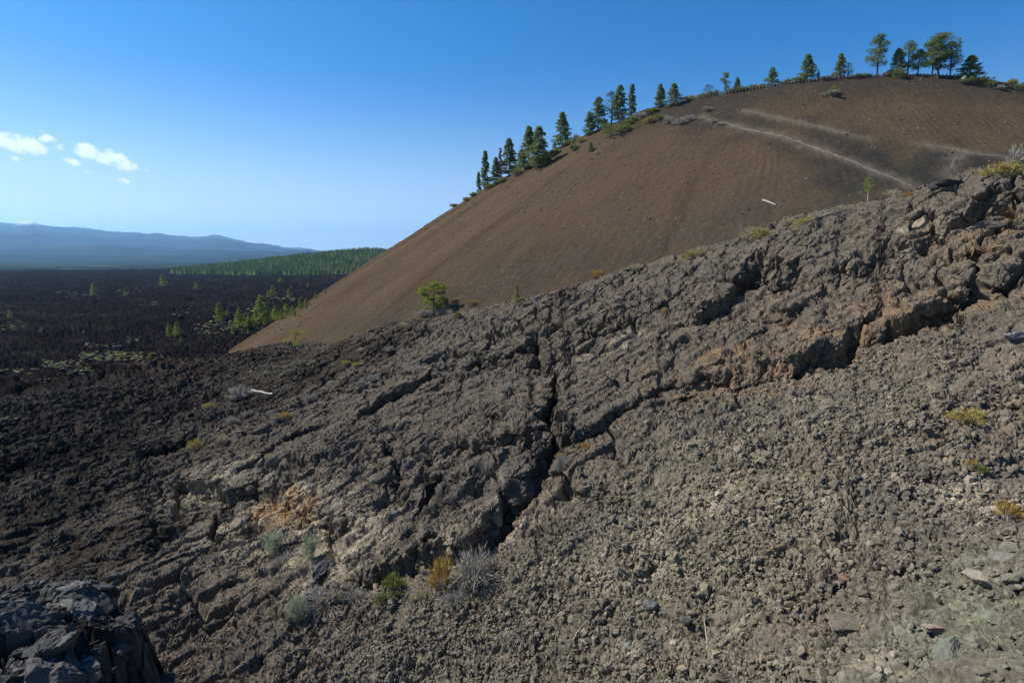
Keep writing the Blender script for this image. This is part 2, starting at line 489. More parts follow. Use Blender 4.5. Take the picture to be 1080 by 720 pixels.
for pts, w, dep in cracks:
    pp = [P0(*p)[:2] for p in pts]
    P = np.array(pp)
    lo = P.min(0) - 1.5; hi = P.max(0) + 1.5
    lo -= 1; hi += 1
    m = (Xn > lo[0]) & (Xn < hi[0]) & (Yn > lo[1]) & (Yn < hi[1])
    if not m.any(): continue
    kq = min(1.0, w / .15)
    qx = Xn[m] + kq * (wxn[m] - Xn[m]); qy = Yn[m] + kq * (wyn[m] - Yn[m])
    best = np.full(qx.shape, 99.0); sgn = np.zeros(qx.shape); al_ = np.zeros(qx.shape); acc = 0.0
    for a, b in zip(P[:-1], P[1:]):
        ab = b - a; t = np.clip(((qx - a[0]) * ab[0] + (qy - a[1]) * ab[1]) / (ab @ ab + 1e-9), 0, 1)
        dn = np.hypot(qx - a[0] - t * ab[0], qy - a[1] - t * ab[1]); cl_ = dn < best
        nx_, ny_ = -ab[1], ab[0]
        if ny_ < 0: nx_, ny_ = -nx_, -ny_
        sgn = np.where(cl_, ((qx - a[0]) * nx_ + (qy - a[1]) * ny_) / (math.hypot(nx_, ny_) + 1e-9), sgn)
        al_ = np.where(cl_, acc + t * math.hypot(*ab), al_); acc += math.hypot(*ab)
        best = np.minimum(best, dn)
    endt = smooth(0, .25 * acc, al_) * smooth(0, .25 * acc, acc - al_)
    ww = w * np.clip(wmod[m], .3, 2) * 1.5
    side = np.where(sgn > 0, 1.0, 1.7)
    c = dep * (1 - smooth(ww * .35 * side, ww * 1.35 * side, best))
    up_ = (.45 if dep >= .5 else .1) * dep * endt * (sgn > 0) * (1 - smooth(ww * 1.1, ww * 9, best)) * smooth(0, ww * 1.3, best)      # the upper plate stands proud of the lower
    c = c - up_
    # and leans out over the gap
    o_ = endt * (sgn > 0) * np.exp(-np.maximum(best - ww, 0) / (3.2 * w)) * smooth(ww * .3, ww * 1.3, best) * ww * (.8 if dep >= .6 else 0)
    dr = P[-1] - P[0]; nn2 = np.array([-dr[1], dr[0]]); nn2 = nn2 / (np.linalg.norm(nn2) + 1e-9)
    if nn2[1] < 0: nn2 = -nn2
    big_ = o_ > np.hypot(ovx[m], ovy[m])
    ovx[m] = np.where(big_, -nn2[0] * o_, ovx[m]); ovy[m] = np.where(big_, -nn2[1] * o_, ovy[m])
    carve[m] = np.where(np.abs(c) > np.abs(carve[m]), c, carve[m])
for px, py, w, dep in holes:
    p = P0(px, py)
    kq = min(1.0, w / .3)
    dd = np.hypot(Xn + kq * (wxn - Xn) - p[0], Yn + kq * (wyn - Yn) - p[1])
    carve = np.maximum(carve, dep * (1 - smooth(w * .5, w * 1.1, dd)).astype(f32))
Z[near] -= carve
OVX = np.where(np.abs(OVX) > np.abs(ovx), OVX, ovx); OVY = np.where(np.abs(OVY) > np.abs(ovy), OVY, ovy)


# ---------------------------------------------------------------- even out the rows: as many on a steep face as its length needs
MX = X[near] + OVX; MY = Y[near] + OVY; MZ = Z[near]
ds = np.sqrt(np.diff(MX, axis=0) ** 2 + np.diff(MY, axis=0) ** 2 + np.diff(MZ, axis=0) ** 2)
rm_ = .5 * (rad[1:NN] + rad[:NN - 1])[:, None]
ds = ds / rm_ * np.where(rm_ < 4.5, .3, 1)
# share the amount smoothly between neighbouring columns so that quads stay regular
kk = np.hanning(15); kk /= kk.sum()
ds = np.apply_along_axis(lambda v_: np.convolve(np.pad(v_, 7, 'edge'), kk, 'valid'), 1, ds)
arc = np.concatenate([np.zeros((1, NCOL)), np.cumsum(ds, 0)], 0)
NEWR = np.zeros((NN, NCOL)); fields = [np.empty((NN, NCOL)) for _ in range(5)]
src = [MX, MY, MZ, X[near], RUST]
for j in range(NCOL):
    q = np.linspace(0, arc[-1, j], NN)
    NEWR[:, j] = np.interp(q, arc[:, j], rad[:NN])
    for f_, s_ in zip(fields, src): f_[:, j] = np.interp(q, arc[:, j], s_[:, j])
MX, MY, MZ, _, RUST = fields
X[near] = NEWR * np.sin(az)[None]; Y[near] = NEWR * np.cos(az)[None]
Z[near] = MZ
BX = X.copy(); BY = Y.copy(); BX[near] = MX; BY[near] = MY      # real positions, lips leaning out


def back(G):
    """a field on the evened rows, brought back to the regular polar grid for look-ups"""
    O = np.array(G, dtype=float)
    for j in range(NCOL): O[:NN, j] = np.interp(rad[:NN], NEWR[:, j], G[:NN, j])
    return O


# true surface normals
def normals(A, B_, C_):
    ar = [np.gradient(q, axis=0) for q in (A, B_, C_)]; ac = [np.gradient(q, axis=1) for q in (A, B_, C_)]
    n0 = ar[1] * ac[2] - ar[2] * ac[1]; n1 = ar[2] * ac[0] - ar[0] * ac[2]; n2 = ar[0] * ac[1] - ar[1] * ac[0]
    l = np.sqrt(n0 ** 2 + n1 ** 2 + n2 ** 2) + 1e-12
    sg = -1 if np.mean(n2) < 0 else 1
    return sg * n0 / l, sg * n1 / l, sg * n2 / l


def box_mean(A, k):
    for ax in (0, 1):
        P_ = np.concatenate([np.take(A, [0] * (k + 1), ax), A, np.take(A, [-1] * k, ax)], ax).cumsum(ax)
        hi_ = np.take(P_, range(2 * k + 1, P_.shape[ax]), ax); lo_ = np.take(P_, range(0, P_.shape[ax] - 2 * k - 1), ax)
        A = (hi_ - lo_) / (2 * k + 1)
    return A


NXn, NYn, NZn = [box_mean(q, 3) for q in normals(BX, BY, Z)]
ln_ = np.sqrt(NXn ** 2 + NYn ** 2 + NZn ** 2) + 1e-9
NXn /= ln_; NYn /= ln_; NZn /= ln_
R2 = np.hypot(X, Y)
plainw = smooth(60, 150, R2 + 0.7 * np.maximum(0, -X - 30))
leftw = smooth(-10, -34, X + 0.25 * (Y - 40)) * smooth(18, 34, Y)

# region weights from real places on the slope
def blob(points, sx, rough=0.5, seed=3):
    """soft irregular patches around pixel-located places, in metres; sx in metres"""
    w = np.zeros(X.shape, f32)
    rows = slice(0, 1500)
    xx = X[rows] + rough * sx * perlin(X[rows] / sx * 1.3, Y[rows] / sx * 1.3, seed) * 1.3
    yy = Y[rows] + rough * sx * perlin(X[rows] / sx * 1.3 + 40, Y[rows] / sx * 1.3, seed + 1) * 1.3
    for q in points:
        p = P0(q[0], q[1]); s = sx * (q[2] if len(q) > 2 else 1)
        w[rows] = np.maximum(w[rows], np.exp(-((xx - p[0]) ** 2 + (yy - p[1]) ** 2) / (s * s)).astype(f32))
    return w


Xn = BX[near] + .45 * Z[near]; Yn = BY[near] + .9 * Z[near]      # texture space that also runs up steep faces
# scree (loose rubble) region vs massive clinkery wall
screew = np.clip(blob([(560, 690), (420, 700), (640, 640), (760, 620), (850, 600), (900, 480), (760, 470), (1000, 420), (850, 440), (680, 520), (1000, 520), (1000, 600), (560, 640), (900, 400), (780, 540), (820, 690), (640, 720), (930, 560)], 2.0) * 1.5, 0, 1)
slabw = np.clip(blob([(1060, 600), (1060, 680), (980, 680), (1000, 620), (960, 720), (900, 680)], 1.2) * 1.4, 0, 1)

disp = np.zeros(X.shape, f32)        # along normal
# strata coordinates: long along the dip of the flow
ca_, sa_ = math.cos(math.radians(38)), math.sin(math.radians(38))
U = Xn * ca_ + Yn * sa_; V = -Xn * sa_ + Yn * ca_
wall = 1 - np.maximum(0.80 * screew[near], np.clip(slabw[near] * 1.5, 0, 1) * .97)
wall = wall * smooth(5.5, 9.5, np.hypot(BX[near], BY[near]) + .4 * np.maximum(0, -BX[near]))
d0 = np.zeros(Xn.shape, f32)
led = fbm(U / 2.6 + 3, V / 1.0, 4, 21, 0.55, ridged=True)
d0 = d0 + wall * 0.11 * led
X3, Y3, Z3 = BX[near], BY[near], Z[near]
U3 = X3 * ca_ + Y3 * sa_; V3 = -X3 * sa_ + Y3 * ca_
b1, id1 = blocks3(U3 / 2.2, V3 / .95, Z3 / .75, 31, gap=.05, tilt=1.0)
d0 = d0 + wall * 0.17 * b1
net = smooth(-.15, .25, perlin3(X3 / 2.1, Y3 / 2.1, Z3 / 2.1, 813))
d0 = d0 - wall * net * .30 * (1 - smooth(.0, .15, LAST_EDGE))
b2, id2 = blocks3(U3 / 0.46, V3 / 0.25, Z3 / .22, 41, gap=.11, tilt=.9)
rmod = 0.30 + 1.0 * smooth(-.30, .30, fbm(U / 4.2, V / 2.4, 3, 87) + .12)
slick = np.clip(blob([(530, 365), (500, 420), (640, 375), (620, 330, .8), (440, 385, .8), (470, 460, .8), (260, 490), (130, 560), (90, 600), (180, 590), (990, 212, .7), (1050, 196, .7), (900, 255, .8), (850, 258, .7), (720, 300, .8), (570, 400, .8), (690, 385, .6), (400, 430)], 1.5, .6, 25)[near] * 1.3, 0, 1)
rmod = np.clip(rmod * (1 - .7 * slick) * (.55 + .45 * screew[near]), .16, 1.2)
d0 = d0 + (0.010 + 0.06 * wall) * b2 * rmod
b3, id3 = blocks3(X3 / 0.155, Y3 / 0.14, Z3 / .135, 51, gap=.13, tilt=1.0)
d0 = d0 + 0.062 * b3 * (.5 + .5 * rmod)
b4, id4 = blocks3(X3 / 0.095, Y3 / 0.09, Z3 / .085, 61, gap=.15, tilt=1.0)
d0 = d0 + 0.028 * b4
d0 = d0 + 0.07 * fbm3(X3 / .45, Y3 / .45, Z3 / .45, 3, 71, .6)
# knobbly clinker: steep sided hollows
k1 = fbm3(X3 / 0.75, Y3 / 0.75, Z3 / .6, 3, 81, .6) * 1.1
d0 = d0 - (wall * 0.26 + .02) * rmod * smooth(0.30, 0.42, k1) - .07 * smooth(.22, .36, fbm3(X3 / .3, Y3 / .3, Z3 / .3, 2, 85, .6) * 1.1)
disp[near] = d0

zadd = np.zeros(X.shape, f32)
# open lava field: rough blocks and hummocks
full = slice(0, NR)
hum = fbm(X / 70, Y / 70, 3, 91) * 2.6 + 1.6 * fbm(X / 120, Y / 38, 3, 92, .5, ridged=True) + fbm(X / 24, Y / 20, 4, 93, .55) * 3.2
jag = fbm(X / 6.5, Y / 6.5, 4, 95, .6, ridged=True) * 1.0
zadd += (plainw * (hum * smooth(100, 260, R2) + jag * 0.9)).astype(f32)
zadd += (leftw * (1 - plainw) * (fbm(X / 5, Y / 5, 4, 97, .6, ridged=True) * .5)).astype(f32)
frow = slice(1200, NR)
far_b, fid = blocks(X[frow] / 4.5, Y[frow] / 4.0, 99, gap=.15, tilt=.6)
zadd[frow] += (plainw[frow] * far_b * 1.1 * smooth(60, 120, R2[frow])).astype(f32)
far_c, _ = blocks(X[frow] / 1.6, Y[frow] / 1.5, 101, gap=.15, tilt=.6)
zadd[frow] += (far_c * .5 * smooth(60, 90, R2[frow]) * smooth(700, 300, R2[frow])).astype(f32)
clink, _ = blocks(Xn / 1.3, Yn / 1.1, 103, gap=.12, tilt=.8)
zadd[near] += (np.maximum(leftw[near], plainw[near]) * clink * .50).astype(f32)

# ---- colours (what the rock itself looks like)
C = np.zeros(X.shape + (3,), f32)
C[:] = (0.147, 0.128, 0.104)
v = (0.82 + 0.36 * id2) * (0.86 + 0.28 * id3)
C[near] *= v[..., None]
lowf = fbm(X / 3.0, Y / 3.0, 4, 301)
midf = np.zeros(X.shape, f32); midf[near] = fbm(Xn / .7, Yn / .7, 4, 303)


def mixc(w, col, k=1.0):
    global C
    w = np.clip(w * k, 0, 1)[..., None]
    C = C * (1 - w) + np.array(col, f32) * w


mixc(smooth(-.1, .5, lowf), (.178, .145, .112), .7)
mixc(smooth(.15, .5, midf) * (1 - plainw), (.205, .170, .132), .5)
mixc(smooth(.0, .5, -lowf), (.112, .102, .094), .7)
mixc((1 - screew) * (1 - plainw), (.105, .089, .073), .5)
ochre = blob([(770, 383, 1), (800, 385, 1.1), (825, 378, 1), (755, 375, .8), (862, 355, .8), (900, 330, .8), (925, 320, .7), (960, 330, .9), (990, 315, .7), (1045, 265, .8), (890, 345, .7)], .75, .8, 5)
mixc(ochre * smooth(-.35, .25, midf), (.25, .165, .09), .85)
rustc = np.zeros(X.shape, f32); rustc[near] = RUST
side_w = blob([(760, 380), (840, 370), (900, 340), (960, 320), (1000, 300), (880, 300), (1040, 240), (700, 400)], 2.2, .4, 6)
mixc(rustc * side_w * smooth(-.4, .3, midf), (.25, .158, .085), .9)
side_w = blob([(230, 530), (300, 545), (350, 560), (400, 600), (520, 560), (470, 580)], 2.0, .4, 6)
mixc(rustc * side_w * smooth(-.5, .2, midf), (.30, .245, .175), .9)
tan = blob([(215, 525, .9), (260, 545, 1), (310, 570, 1), (360, 575, 1), (300, 545, 1), (285, 540, .9), (330, 575, 1), (350, 590, .9), (200, 523, .6), (240, 530, .7), (370, 585, .8), (318, 555, .9), (340, 545, .6)], 1.55, .7, 7)
mixc(tan * smooth(-.4, .2, midf), (.37, .315, .235), 1.0)
mixc(blob([(285, 538, 1), (290, 545, .9), (322, 548, .6)], .8, .6, 8), (.30, .19, .09), .9)
pale = blob([(680, 592, .8), (660, 590, .7), (600, 600, .5), (632, 603, .5), (760, 512, .7), (752, 535, .6), (740, 550, .6), (700, 580, .7), (840, 545, .5), (785, 500, .4), (1040, 530, .5), (1000, 535, .4),
             (620, 380, .5), (665, 358, .6), (520, 560, .9), (500, 545, .8), (700, 690, .4), (548, 560, .6), (975, 238, .5), (1060, 530, .6), (940, 705, .4)], .9, .9, 9)
mixc(pale * smooth(-.45, .15, midf), (.36, .305, .235), .9)
redd = blob([(600, 380, 1), (640, 400, 1), (560, 420, .9), (720, 340, .7), (830, 320, .9), (960, 300, .9), (1000, 290, .8), (430, 400, .8), (250, 600, .7), (600, 480, .6), (900, 300, 1)], 1.6, .7, 13)
mixc(redd * smooth(-.3, .4, midf), (.18, .142, .105), .8)
greenish = blob([(1050, 620, 1), (1060, 690, 1), (980, 670, 1), (1020, 640, 1)], .9, .8, 15)
mixc(greenish, (.145, .147, .115), .8)
mixc(blob([(1000, 660, .5), (1030, 605, .3), (1060, 650, .4), (965, 700, .4)], .7, .9, 17) * smooth(0, .3, midf), (.22, .22, .15), .9)
brownscree = blob([(500, 690), (600, 690), (680, 650), (420, 690), (800, 600), (850, 560), (620, 620), (740, 480), (850, 430)], 1.9, .8, 19)
mixc(brownscree, (.182, .16, .12), .7)
speck = blob([(830, 690), (900, 680), (950, 690), (800, 710), (860, 700)], .9, .8, 20)
sp = np.zeros(X.shape, f32); sp[near] = smooth(.28, .5, fbm(Xn / .09, Yn / .09, 3, 311, .7))
mixc(sp * (0.15 + 0.6 * speck) * (1 - plainw), (.34, .32, .29), 1)
darkrub = blob([(300, 382), (345, 380), (385, 368), (260, 405), (215, 425), (165, 440), (110, 480), (60, 530), (20, 560), (280, 415, .8), (320, 400), (150, 400), (90, 430), (40, 460), (0, 500), (415, 352, .8), (230, 390), (360, 395, .6), (60, 590, .8)], 4.2, .9, 23)
mixc(darkrub * 1.3 * (smooth(-.6, .1, midf) * .5 + .5), (.052, .043, .036), .9)
mixc(darkrub * smooth(.1, .45, midf), (.11, .09, .07), .5)
toe = blob([(205, 388), (225, 388), (250, 386), (180, 392), (270, 380, .8), (160, 396, .7), (235, 395), (190, 400, .8)], 7, .8, 27)
LATE_TOE = toe
C *= np.array((.90, .885, .835), f32)
# lava field: near-black, faintly purple brown, with paler lichen and pumice
mixc(np.maximum(plainw, leftw * .6), (.0125, .0100, .0100), 1)
mixc(plainw * smooth(.05, .45, fbm(X / 30, Y / 12, 4, 321)), (.022, .0165, .0145), .8)
pl = smooth(.30, .55, fbm(X / 4.0, Y / 2.4, 4, 323, .65)) * smooth(-.1, .35, fbm(X / 60, Y / 25, 2, 325))
mixc(np.maximum(plainw, leftw) * pl, (.12, .112, .10), .7)
mixc(plainw * smooth(.1, .4, fbm(X / 45, Y / 18, 4, 327, .6)), (.034, .029, .023), .7)
mixc(LATE_TOE * smooth(-.6, .2, fbm(X / 3, Y / 3, 3, 329)), (.070, .052, .038), .8)

Zf = Z + disp * NZn + zadd
Xf = BX + disp * NXn; Yf = BY + disp * NYn
gr = fbm(Xn / .05, Yn / .05, 2, 331, .7)
for sc_l, am in ((.42, .10), (.13, .035), (.05, .012)):
    q3 = [(q / sc_l) for q in (BX[near], BY[near], Z[near])]; kf = am * (1 - plainw[near])
    Xf[near] += kf * perlin3(q3[0], q3[1], q3[2], 333)
    Yf[near] += kf * perlin3(q3[0] + 31, q3[1], q3[2], 335)
    Zf[near] += .6 * kf * perlin3(q3[0], q3[1] + 57, q3[2], 337)
Zf[near] += .012 * gr
Zlook = back(Z + disp * np.minimum(1 / np.maximum(NZn, .3), 1.6) + zadd)     # height straight above a place
Cl = np.stack([back(C[..., k]) for k in range(3)], -1)
screel = back(screew); slabl = back(slabw)
co = np.stack([Xf, Yf, Zf], -1).reshape(-1, 3)
me = mesh_np('lava_ground', co, grid_faces(NR, NCOL)[:, ::-1], M_lava, C.reshape(-1, 3), smoothf=False)
ground = link(bpy.data.objects.new('lava_ground', me)); tag(ground, kind='structure')


def gz(x, y): return lookup(Zlook, x, y)
def gcol(x, y):
    return np.stack([lookup(Cl[..., k], x, y) for k in range(3)], -1)


# ------------------------------------------------------------------ cinder cone: angle of repose pile below a real crest line
S = 0.635
crest_px = [(503, 205, 195.0), (532, 187, 191.4), (560, 177, 188.0), (584, 158, 184.5), (615, 144, 180.0), (635, 135, 176.5), (661, 125, 172.0), (682, 115, 168.4), (713, 109, 163.0), (739, 103, 159.9), (780, 97.5, 155.0), (815, 90.5, 152.0), (850, 86, 149.0), (885, 82.5, 147.1), (925, 80, 145.0), (960, 79.5, 144.1), (1000, 80.5, 143.0), (1040, 84, 143.0), (1080, 92, 143.0), (1200, 112, 143.0), (1350, 140, 143.0)]
cr = np.array([unproj(*c) for c in crest_px])
seg = np.concatenate([[0], np.cumsum(np.linalg.norm(np.diff(cr, axis=0), axis=1))])
tt = np.linspace(0, seg[-1], 260)
CR = np.stack([np.interp(tt, seg, cr[:, k]) for k in range(3)], 1)
k_ = np.hanning(9); k_ /= k_.sum()
CRs = CR.copy()
for k in range(3):
    CRs[4:-4, k] = np.convolve(CR[:, k], k_, 'valid')
CR = CRs
cx = np.linspace(-150, 230, 1200)
cy = np.concatenate([np.arange(50, 215, .38), np.linspace(215, 360, 60)])
GX, GY = np.meshgrid(cx, cy)
shp = GX.shape
CZ_ = np.full(shp, -999.0); IDX = np.zeros(shp); DX = np.zeros(shp); DY = np.zeros(shp)
for i, p in enumerate(CR):
    dx = GX - p[0]; dy = GY - p[1]
    d = np.sqrt(dx * dx + np.where(dy > 0, .45 * dy * dy, dy * dy) + .8) - .9
    h = p[2] - S * d
    m = h > CZ_
    CZ_[m] = h[m]; IDX[m] = tt[i]; DX[m] = dx[m]; DY[m] = dy[m]
ang = np.arctan2(-DX, -DY)
dist = np.hypot(DX, DY)
STR = IDX * 0.9 + ang * 60 + .9 * perlin(GX / 9, GY / 9, 401)
fade = smooth(3, 16, dist)
s1 = fbm(STR / 7.0, dist / 60, 5, 411, .65)
CZ_ += fade * s1 * 0.34
CZ_ += fbm(GX / 28, GY / 28, 3, 415) * .7 * smooth(2, 20, dist) + fbm(GX / 1.6, GY / 1.6, 3, 417) * .16 + fbm(GX / 7, GY / 7, 2, 419) * .18
CZ_ -= smooth(-20, -30, CZ_) * 0   # foot
CC = np.zeros(shp + (3,), f32); CC[:] = (.128, .092, .060)


def mixk(w, col, k=1.0):
    global CC
    w = np.clip(w * k, 0, 1)[..., None]
    CC = CC * (1 - w) + np.array(col, f32) * w


def conelook(x, y):
    x = np.atleast_1d(np.asarray(x, float)); y = np.atleast_1d(np.asarray(y, float))
    i = np.interp(y, cy, np.arange(len(cy))); j = np.interp(x, cx, np.arange(len(cx)))
    i0 = np.clip(i.astype(int), 0, len(cy) - 2); j0 = np.clip(j.astype(int), 0, len(cx) - 2)
    fi = i - i0; fj = j - j0
    z = CZ_[i0, j0] * (1 - fi) * (1 - fj) + CZ_[i0 + 1, j0] * fi * (1 - fj) + CZ_[i0, j0 + 1] * (1 - fi) * fj + CZ_[i0 + 1, j0 + 1] * fi * fj
    return np.where((x < cx[0]) | (x > cx[-1]) | (y < cy[0]) | (y > cy[-1]), -999, z)


def cone_hit(px, py):
    p = march(px, py, conelook, 52, 250, 2000)
    return p


def cblob(points, s, seed=3, rough=.6):
    w = np.zeros(shp, f32)
    xx = GX + rough * s * perlin(GX / s, GY / s, seed) * 1.3; yy = GY + rough * s * perlin(GX / s + 9, GY / s, seed + 1) * 1.3
    for q in points:
        p = cone_hit(q[0], q[1])
        if p is None: continue
        sz = s * (q[2] if len(q) > 2 else 1)
        w = np.maximum(w, np.exp(-((xx - p[0]) ** 2 + (yy - p[1]) ** 2) / sz ** 2))
    return w


mixk(smooth(-.12, .25, s1), (.092, .064, .042), .8)
mixk(smooth(.05, .4, fbm(STR / 2.2, dist / 200, 3, 421, .6)) * smooth(90, 10, IDX), (.185, .135, .090), .75)
mixk(smooth(-.1, .5, fbm(GX / 14, GY / 14, 4, 423)), (.118, .088, .062), .6)
grey = cblob([(760, 130, 1), (800, 135, 1), (850, 150, 1), (900, 160, 1), (930, 175, 1), (960, 180, 1), (990, 180, .9), (1040, 175, .8), (870, 175, .8), (900, 190, .8), (930, 192, .8), (860, 145, 1)], 7, 31)
mixk(grey * 1.3, (.058, .052, .046), .92)
topg = smooth(24, 6, dist) * smooth(52, 66, IDX)
mixk(topg, (.066, .057, .050), .9)
mixk(cblob([(560, 290), (620, 275), (680, 262), (520, 305), (460, 325), (400, 345), (740, 245), (800, 232), (870, 215), (350, 350)], 8, 33), (.088, .075, .062), .75)
mixk(cblob([(780, 160, 1.4), (850, 110, 1), (950, 110, 1.3), (700, 180, 1.4)], 10, 35), (.135, .093, .060), .5)
cf = fbm(GX / .7, GY / .7, 3, 431, .7)
CC *= (1 + .35 * cf)[..., None]
CC *= np.array((.66, .655, .615), f32)
spk = smooth(.42, .60, fbm(GX / .8, GY / .8, 2, 433)) * smooth(.0, .3, fbm(GX / 12, GY / 12, 2, 435))
CC = CC * (1 - .5 * spk[..., None]) + np.array((.2, .17, .14), f32) * .5 * spk[..., None]
HALO = []
def both(x, y):
    return np.maximum(gz(x, y), conelook(x, y))


def hit(px, py, d0=3.0, d1=1700):
    return march(px, py, both, d0, d1, 5200)


crpx = np.array([c[0] for c in crest_px]); crd = np.array([c[2] for c in crest_px])


def crest_place(px, py, dback=0.0):
    """point on the cone for a thing whose foot shows at px,py; on the crest line if the ray just misses"""
    p = cone_hit(px, py)
    d = float(np.interp(px, crpx, crd)) + dback
    if p is None or p[1] > d * 1.06:
        cyp = float(np.interp(px, crpx, [c[1] for c in crest_px]))
        q = unproj(px, cyp, d)
        p = np.array([q[0], q[1], float(both(q[0], q[1])[0])])
    return p


# ------------------------------------------------------------------ tracks in the cinder
def halo(P, width, colr, k):
    best = np.full(shp, 99.0)
    wx_ = GX + .5 * perlin(GX / 2.2, GY / 2.2, 441); wy_ = GY + .5 * perlin(GX / 2.2 + 5, GY / 2.2, 442)
    for a, b in zip(P[:-1, :2], P[1:, :2]):
        ab = b - a; t = np.clip(((wx_ - a[0]) * ab[0] + (wy_ - a[1]) * ab[1]) / (ab @ ab + 1e-9), 0, 1)
        best = np.minimum(best, np.hypot(wx_ - a[0] - t * ab[0], wy_ - a[1] - t * ab[1]))
    mixk(np.exp(-(best / width) ** 2) * (.6 + .6 * fbm(GX / 3, GY / 3, 3, 443)), colr, k)


def ribbon(name, pts, width, mat, colr, seed):
    P = [cone_hit(*p) for p in pts]; P = np.array([p for p in P if p is not None])
    halo(P, width * 2.6, (.16, .13, .10), .75)
    sg = np.concatenate([[0], np.cumsum(np.linalg.norm(np.diff(P, axis=0), axis=1))])
    nn = int(sg[-1] / .35); t = np.linspace(0, sg[-1], nn)
    Q = np.stack([np.interp(t, sg, P[:, k]) for k in range(2)], 1)
    ker = np.hanning(31); ker /= ker.sum()
    Qp = np.pad(Q, ((15, 15), (0, 0)), 'edge')
    Q = np.stack([np.convolve(Qp[:, k], ker, 'valid') for k in range(2)], 1)
    Q += np.stack([perlin(t / 3, t * 0, seed), perlin(t / 3, t * 0 + 5, seed)], 1) * .25
    T = np.gradient(Q, axis=0); T /= np.linalg.norm(T, axis=1)[:, None] + 1e-9
    Nn = np.stack([-T[:, 1], T[:, 0]], 1)
    offs = np.linspace(-1, 1, 9); lift = np.array([-.35, -.06, .0, .03, .04, .03, .0, -.06, -.35])
    wv = width * (0.8 + .5 * perlin(t / 2.1, t * 0 + 9, seed))
    wv *= np.clip(np.minimum(t, sg[-1] - t) / 4, .15, 1)
    V_ = []
    for o, l in zip(offs, lift):
        q = Q + Nn * (o * wv)[:, None]
        z = conelook(q[:, 0], q[:, 1]) + l + .05 * perlin(q[:, 0] * 2, q[:, 1] * 2, seed)
        V_.append(np.stack([q[:, 0], q[:, 1], z], 1))
    V_ = np.stack(V_, 1)
    cc = np.ones((nn * 9, 3), f32) * np.array(colr, f32) * (0.8 + .4 * rng.random((nn * 9, 1)).astype(f32))
    me = mesh_np(name, V_.reshape(-1, 3), grid_faces(nn, 9)[:, ::-1], mat, cc)
    tag(link(bpy.data.objects.new(name, me)), kind='structure')


ribbon('path', [(738, 124), (770, 132), (800, 139), (835, 147), (860, 156), (885, 165), (905, 173), (930, 183), (950, 191), (968, 199)], .6, M_cinder, (.165, .135, .105), 1)
ribbon('path', [(784, 117), (805, 121), (825, 126), (850, 131), (880, 138), (915, 146)], .5, M_cinder, (.13, .105, .082), 2)
ribbon('path', [(975, 152), (990, 155), (1003, 157), (1014, 160), (1040, 163), (1075, 168)], .5, M_cinder, (.14, .115, .09), 3)
ribbon('path', [(1012, 160), (1007, 168), (1003, 178), (1001, 186)], .6, M_cinder, (.12, .10, .082), 4)

co = np.stack([GX, GY, CZ_], -1).reshape(-1, 3)
me = mesh_np('cinder_cone_hill', co, grid_faces(*shp), M_cinder, CC.reshape(-1, 3))
tag(link(bpy.data.objects.new('cinder_cone_hill', me)), kind='structure')



# ------------------------------------------------------------------ far country
faz = np.radians(np.linspace(-72, 60, 900))
frad = np.exp(np.linspace(math.log(1500), math.log(30000), 420))
FX = frad[:, None] * np.sin(faz); FY = frad[:, None] * np.cos(faz)
fpx = 540 + FPX * np.tan(faz) / CP
sky_line = np.interp(fpx, [-900, -300, 0, 22, 31, 38, 45, 54, 100, 140, 180, 215, 232, 245, 270, 300, 340, 400, 700, 1400],
                     [250, 244, 242, 242.5, 241, 239, 241.5, 244, 249, 252, 254.5, 256.5, 254, 257.5, 263, 267, 269.5, 271, 271, 270])
RM = 21000.0
peak = np.array([unproj(a, b, RM * math.cos(c))[2] for a, b, c in zip(fpx, sky_line, faz)])
rr_ = frad[:, None]; prof = smooth(5000, RM, rr_) ** 1.25
prof = prof * smooth(31000, RM * 1.02, rr_)
FZ = PLAIN - 1.5 + (peak[None, :] - PLAIN) * prof
FZ += smooth(3500, 9000, rr_) * smooth(RM, 14000, rr_) * (fbm(FX / 2600, FY / 2600, 5, 501, .5, ridged=True) * 150)
FZ += smooth(8000, 15000, rr_) * smooth(RM * .99, 18000, rr_) * fbm(FX / 3500, FY / 3500, 5, 505, .55, ridged=True) * 130
rid = np.interp(fpx, [-300, 0, 60, 120, 190, 240, 300], [258, 260, 262, 259, 263, 266, 270])
ridz = np.array([unproj(a, b, 12500 * math.cos(c))[2] for a, b, c in zip(fpx, rid, faz)])
FZ = np.maximum(FZ, PLAIN + (ridz[None, :] - PLAIN) * np.exp(-((rr_ - 12500) / 1700) ** 2))
FC = np.zeros(FX.shape + (3,), f32); FC[:] = (.022, .042, .044)
w = smooth(-.2, .4, fbm(FX / 900, FY / 900, 4, 511))[..., None]; FC = FC * (1 - w * .5) + np.array((.055, .065, .035), f32) * w * .5
pw = (smooth(.25, .5, fbm(FX / 220, FY / 260, 3, 513)) * smooth(4000, 1800, rr_) * np.exp(-((fpx[None, :] - 80) / 50) ** 2))[..., None]
FC = FC * (1 - pw) + np.array((.25, .23, .2), f32) * pw
snow = (smooth(.35, .55, fbm(FX / 500, FY / 500, 4, 515) + .9 * np.exp(-((fpx[None, :] - 36) / 22) ** 2) * smooth(600, 780, FZ) * 1.2) * smooth(620, 800, FZ))[..., None]
FC = FC * (1 - snow) + np.array((.8, .8, .8), f32) * snow
me = mesh_np('mountains', np.stack([FX, FY, FZ], -1).reshape(-1, 3), grid_faces(*FX.shape)[:, ::-1], M_far, FC.reshape(-1, 3))
tag(link(bpy.data.objects.new('mountains', me)), kind='structure')

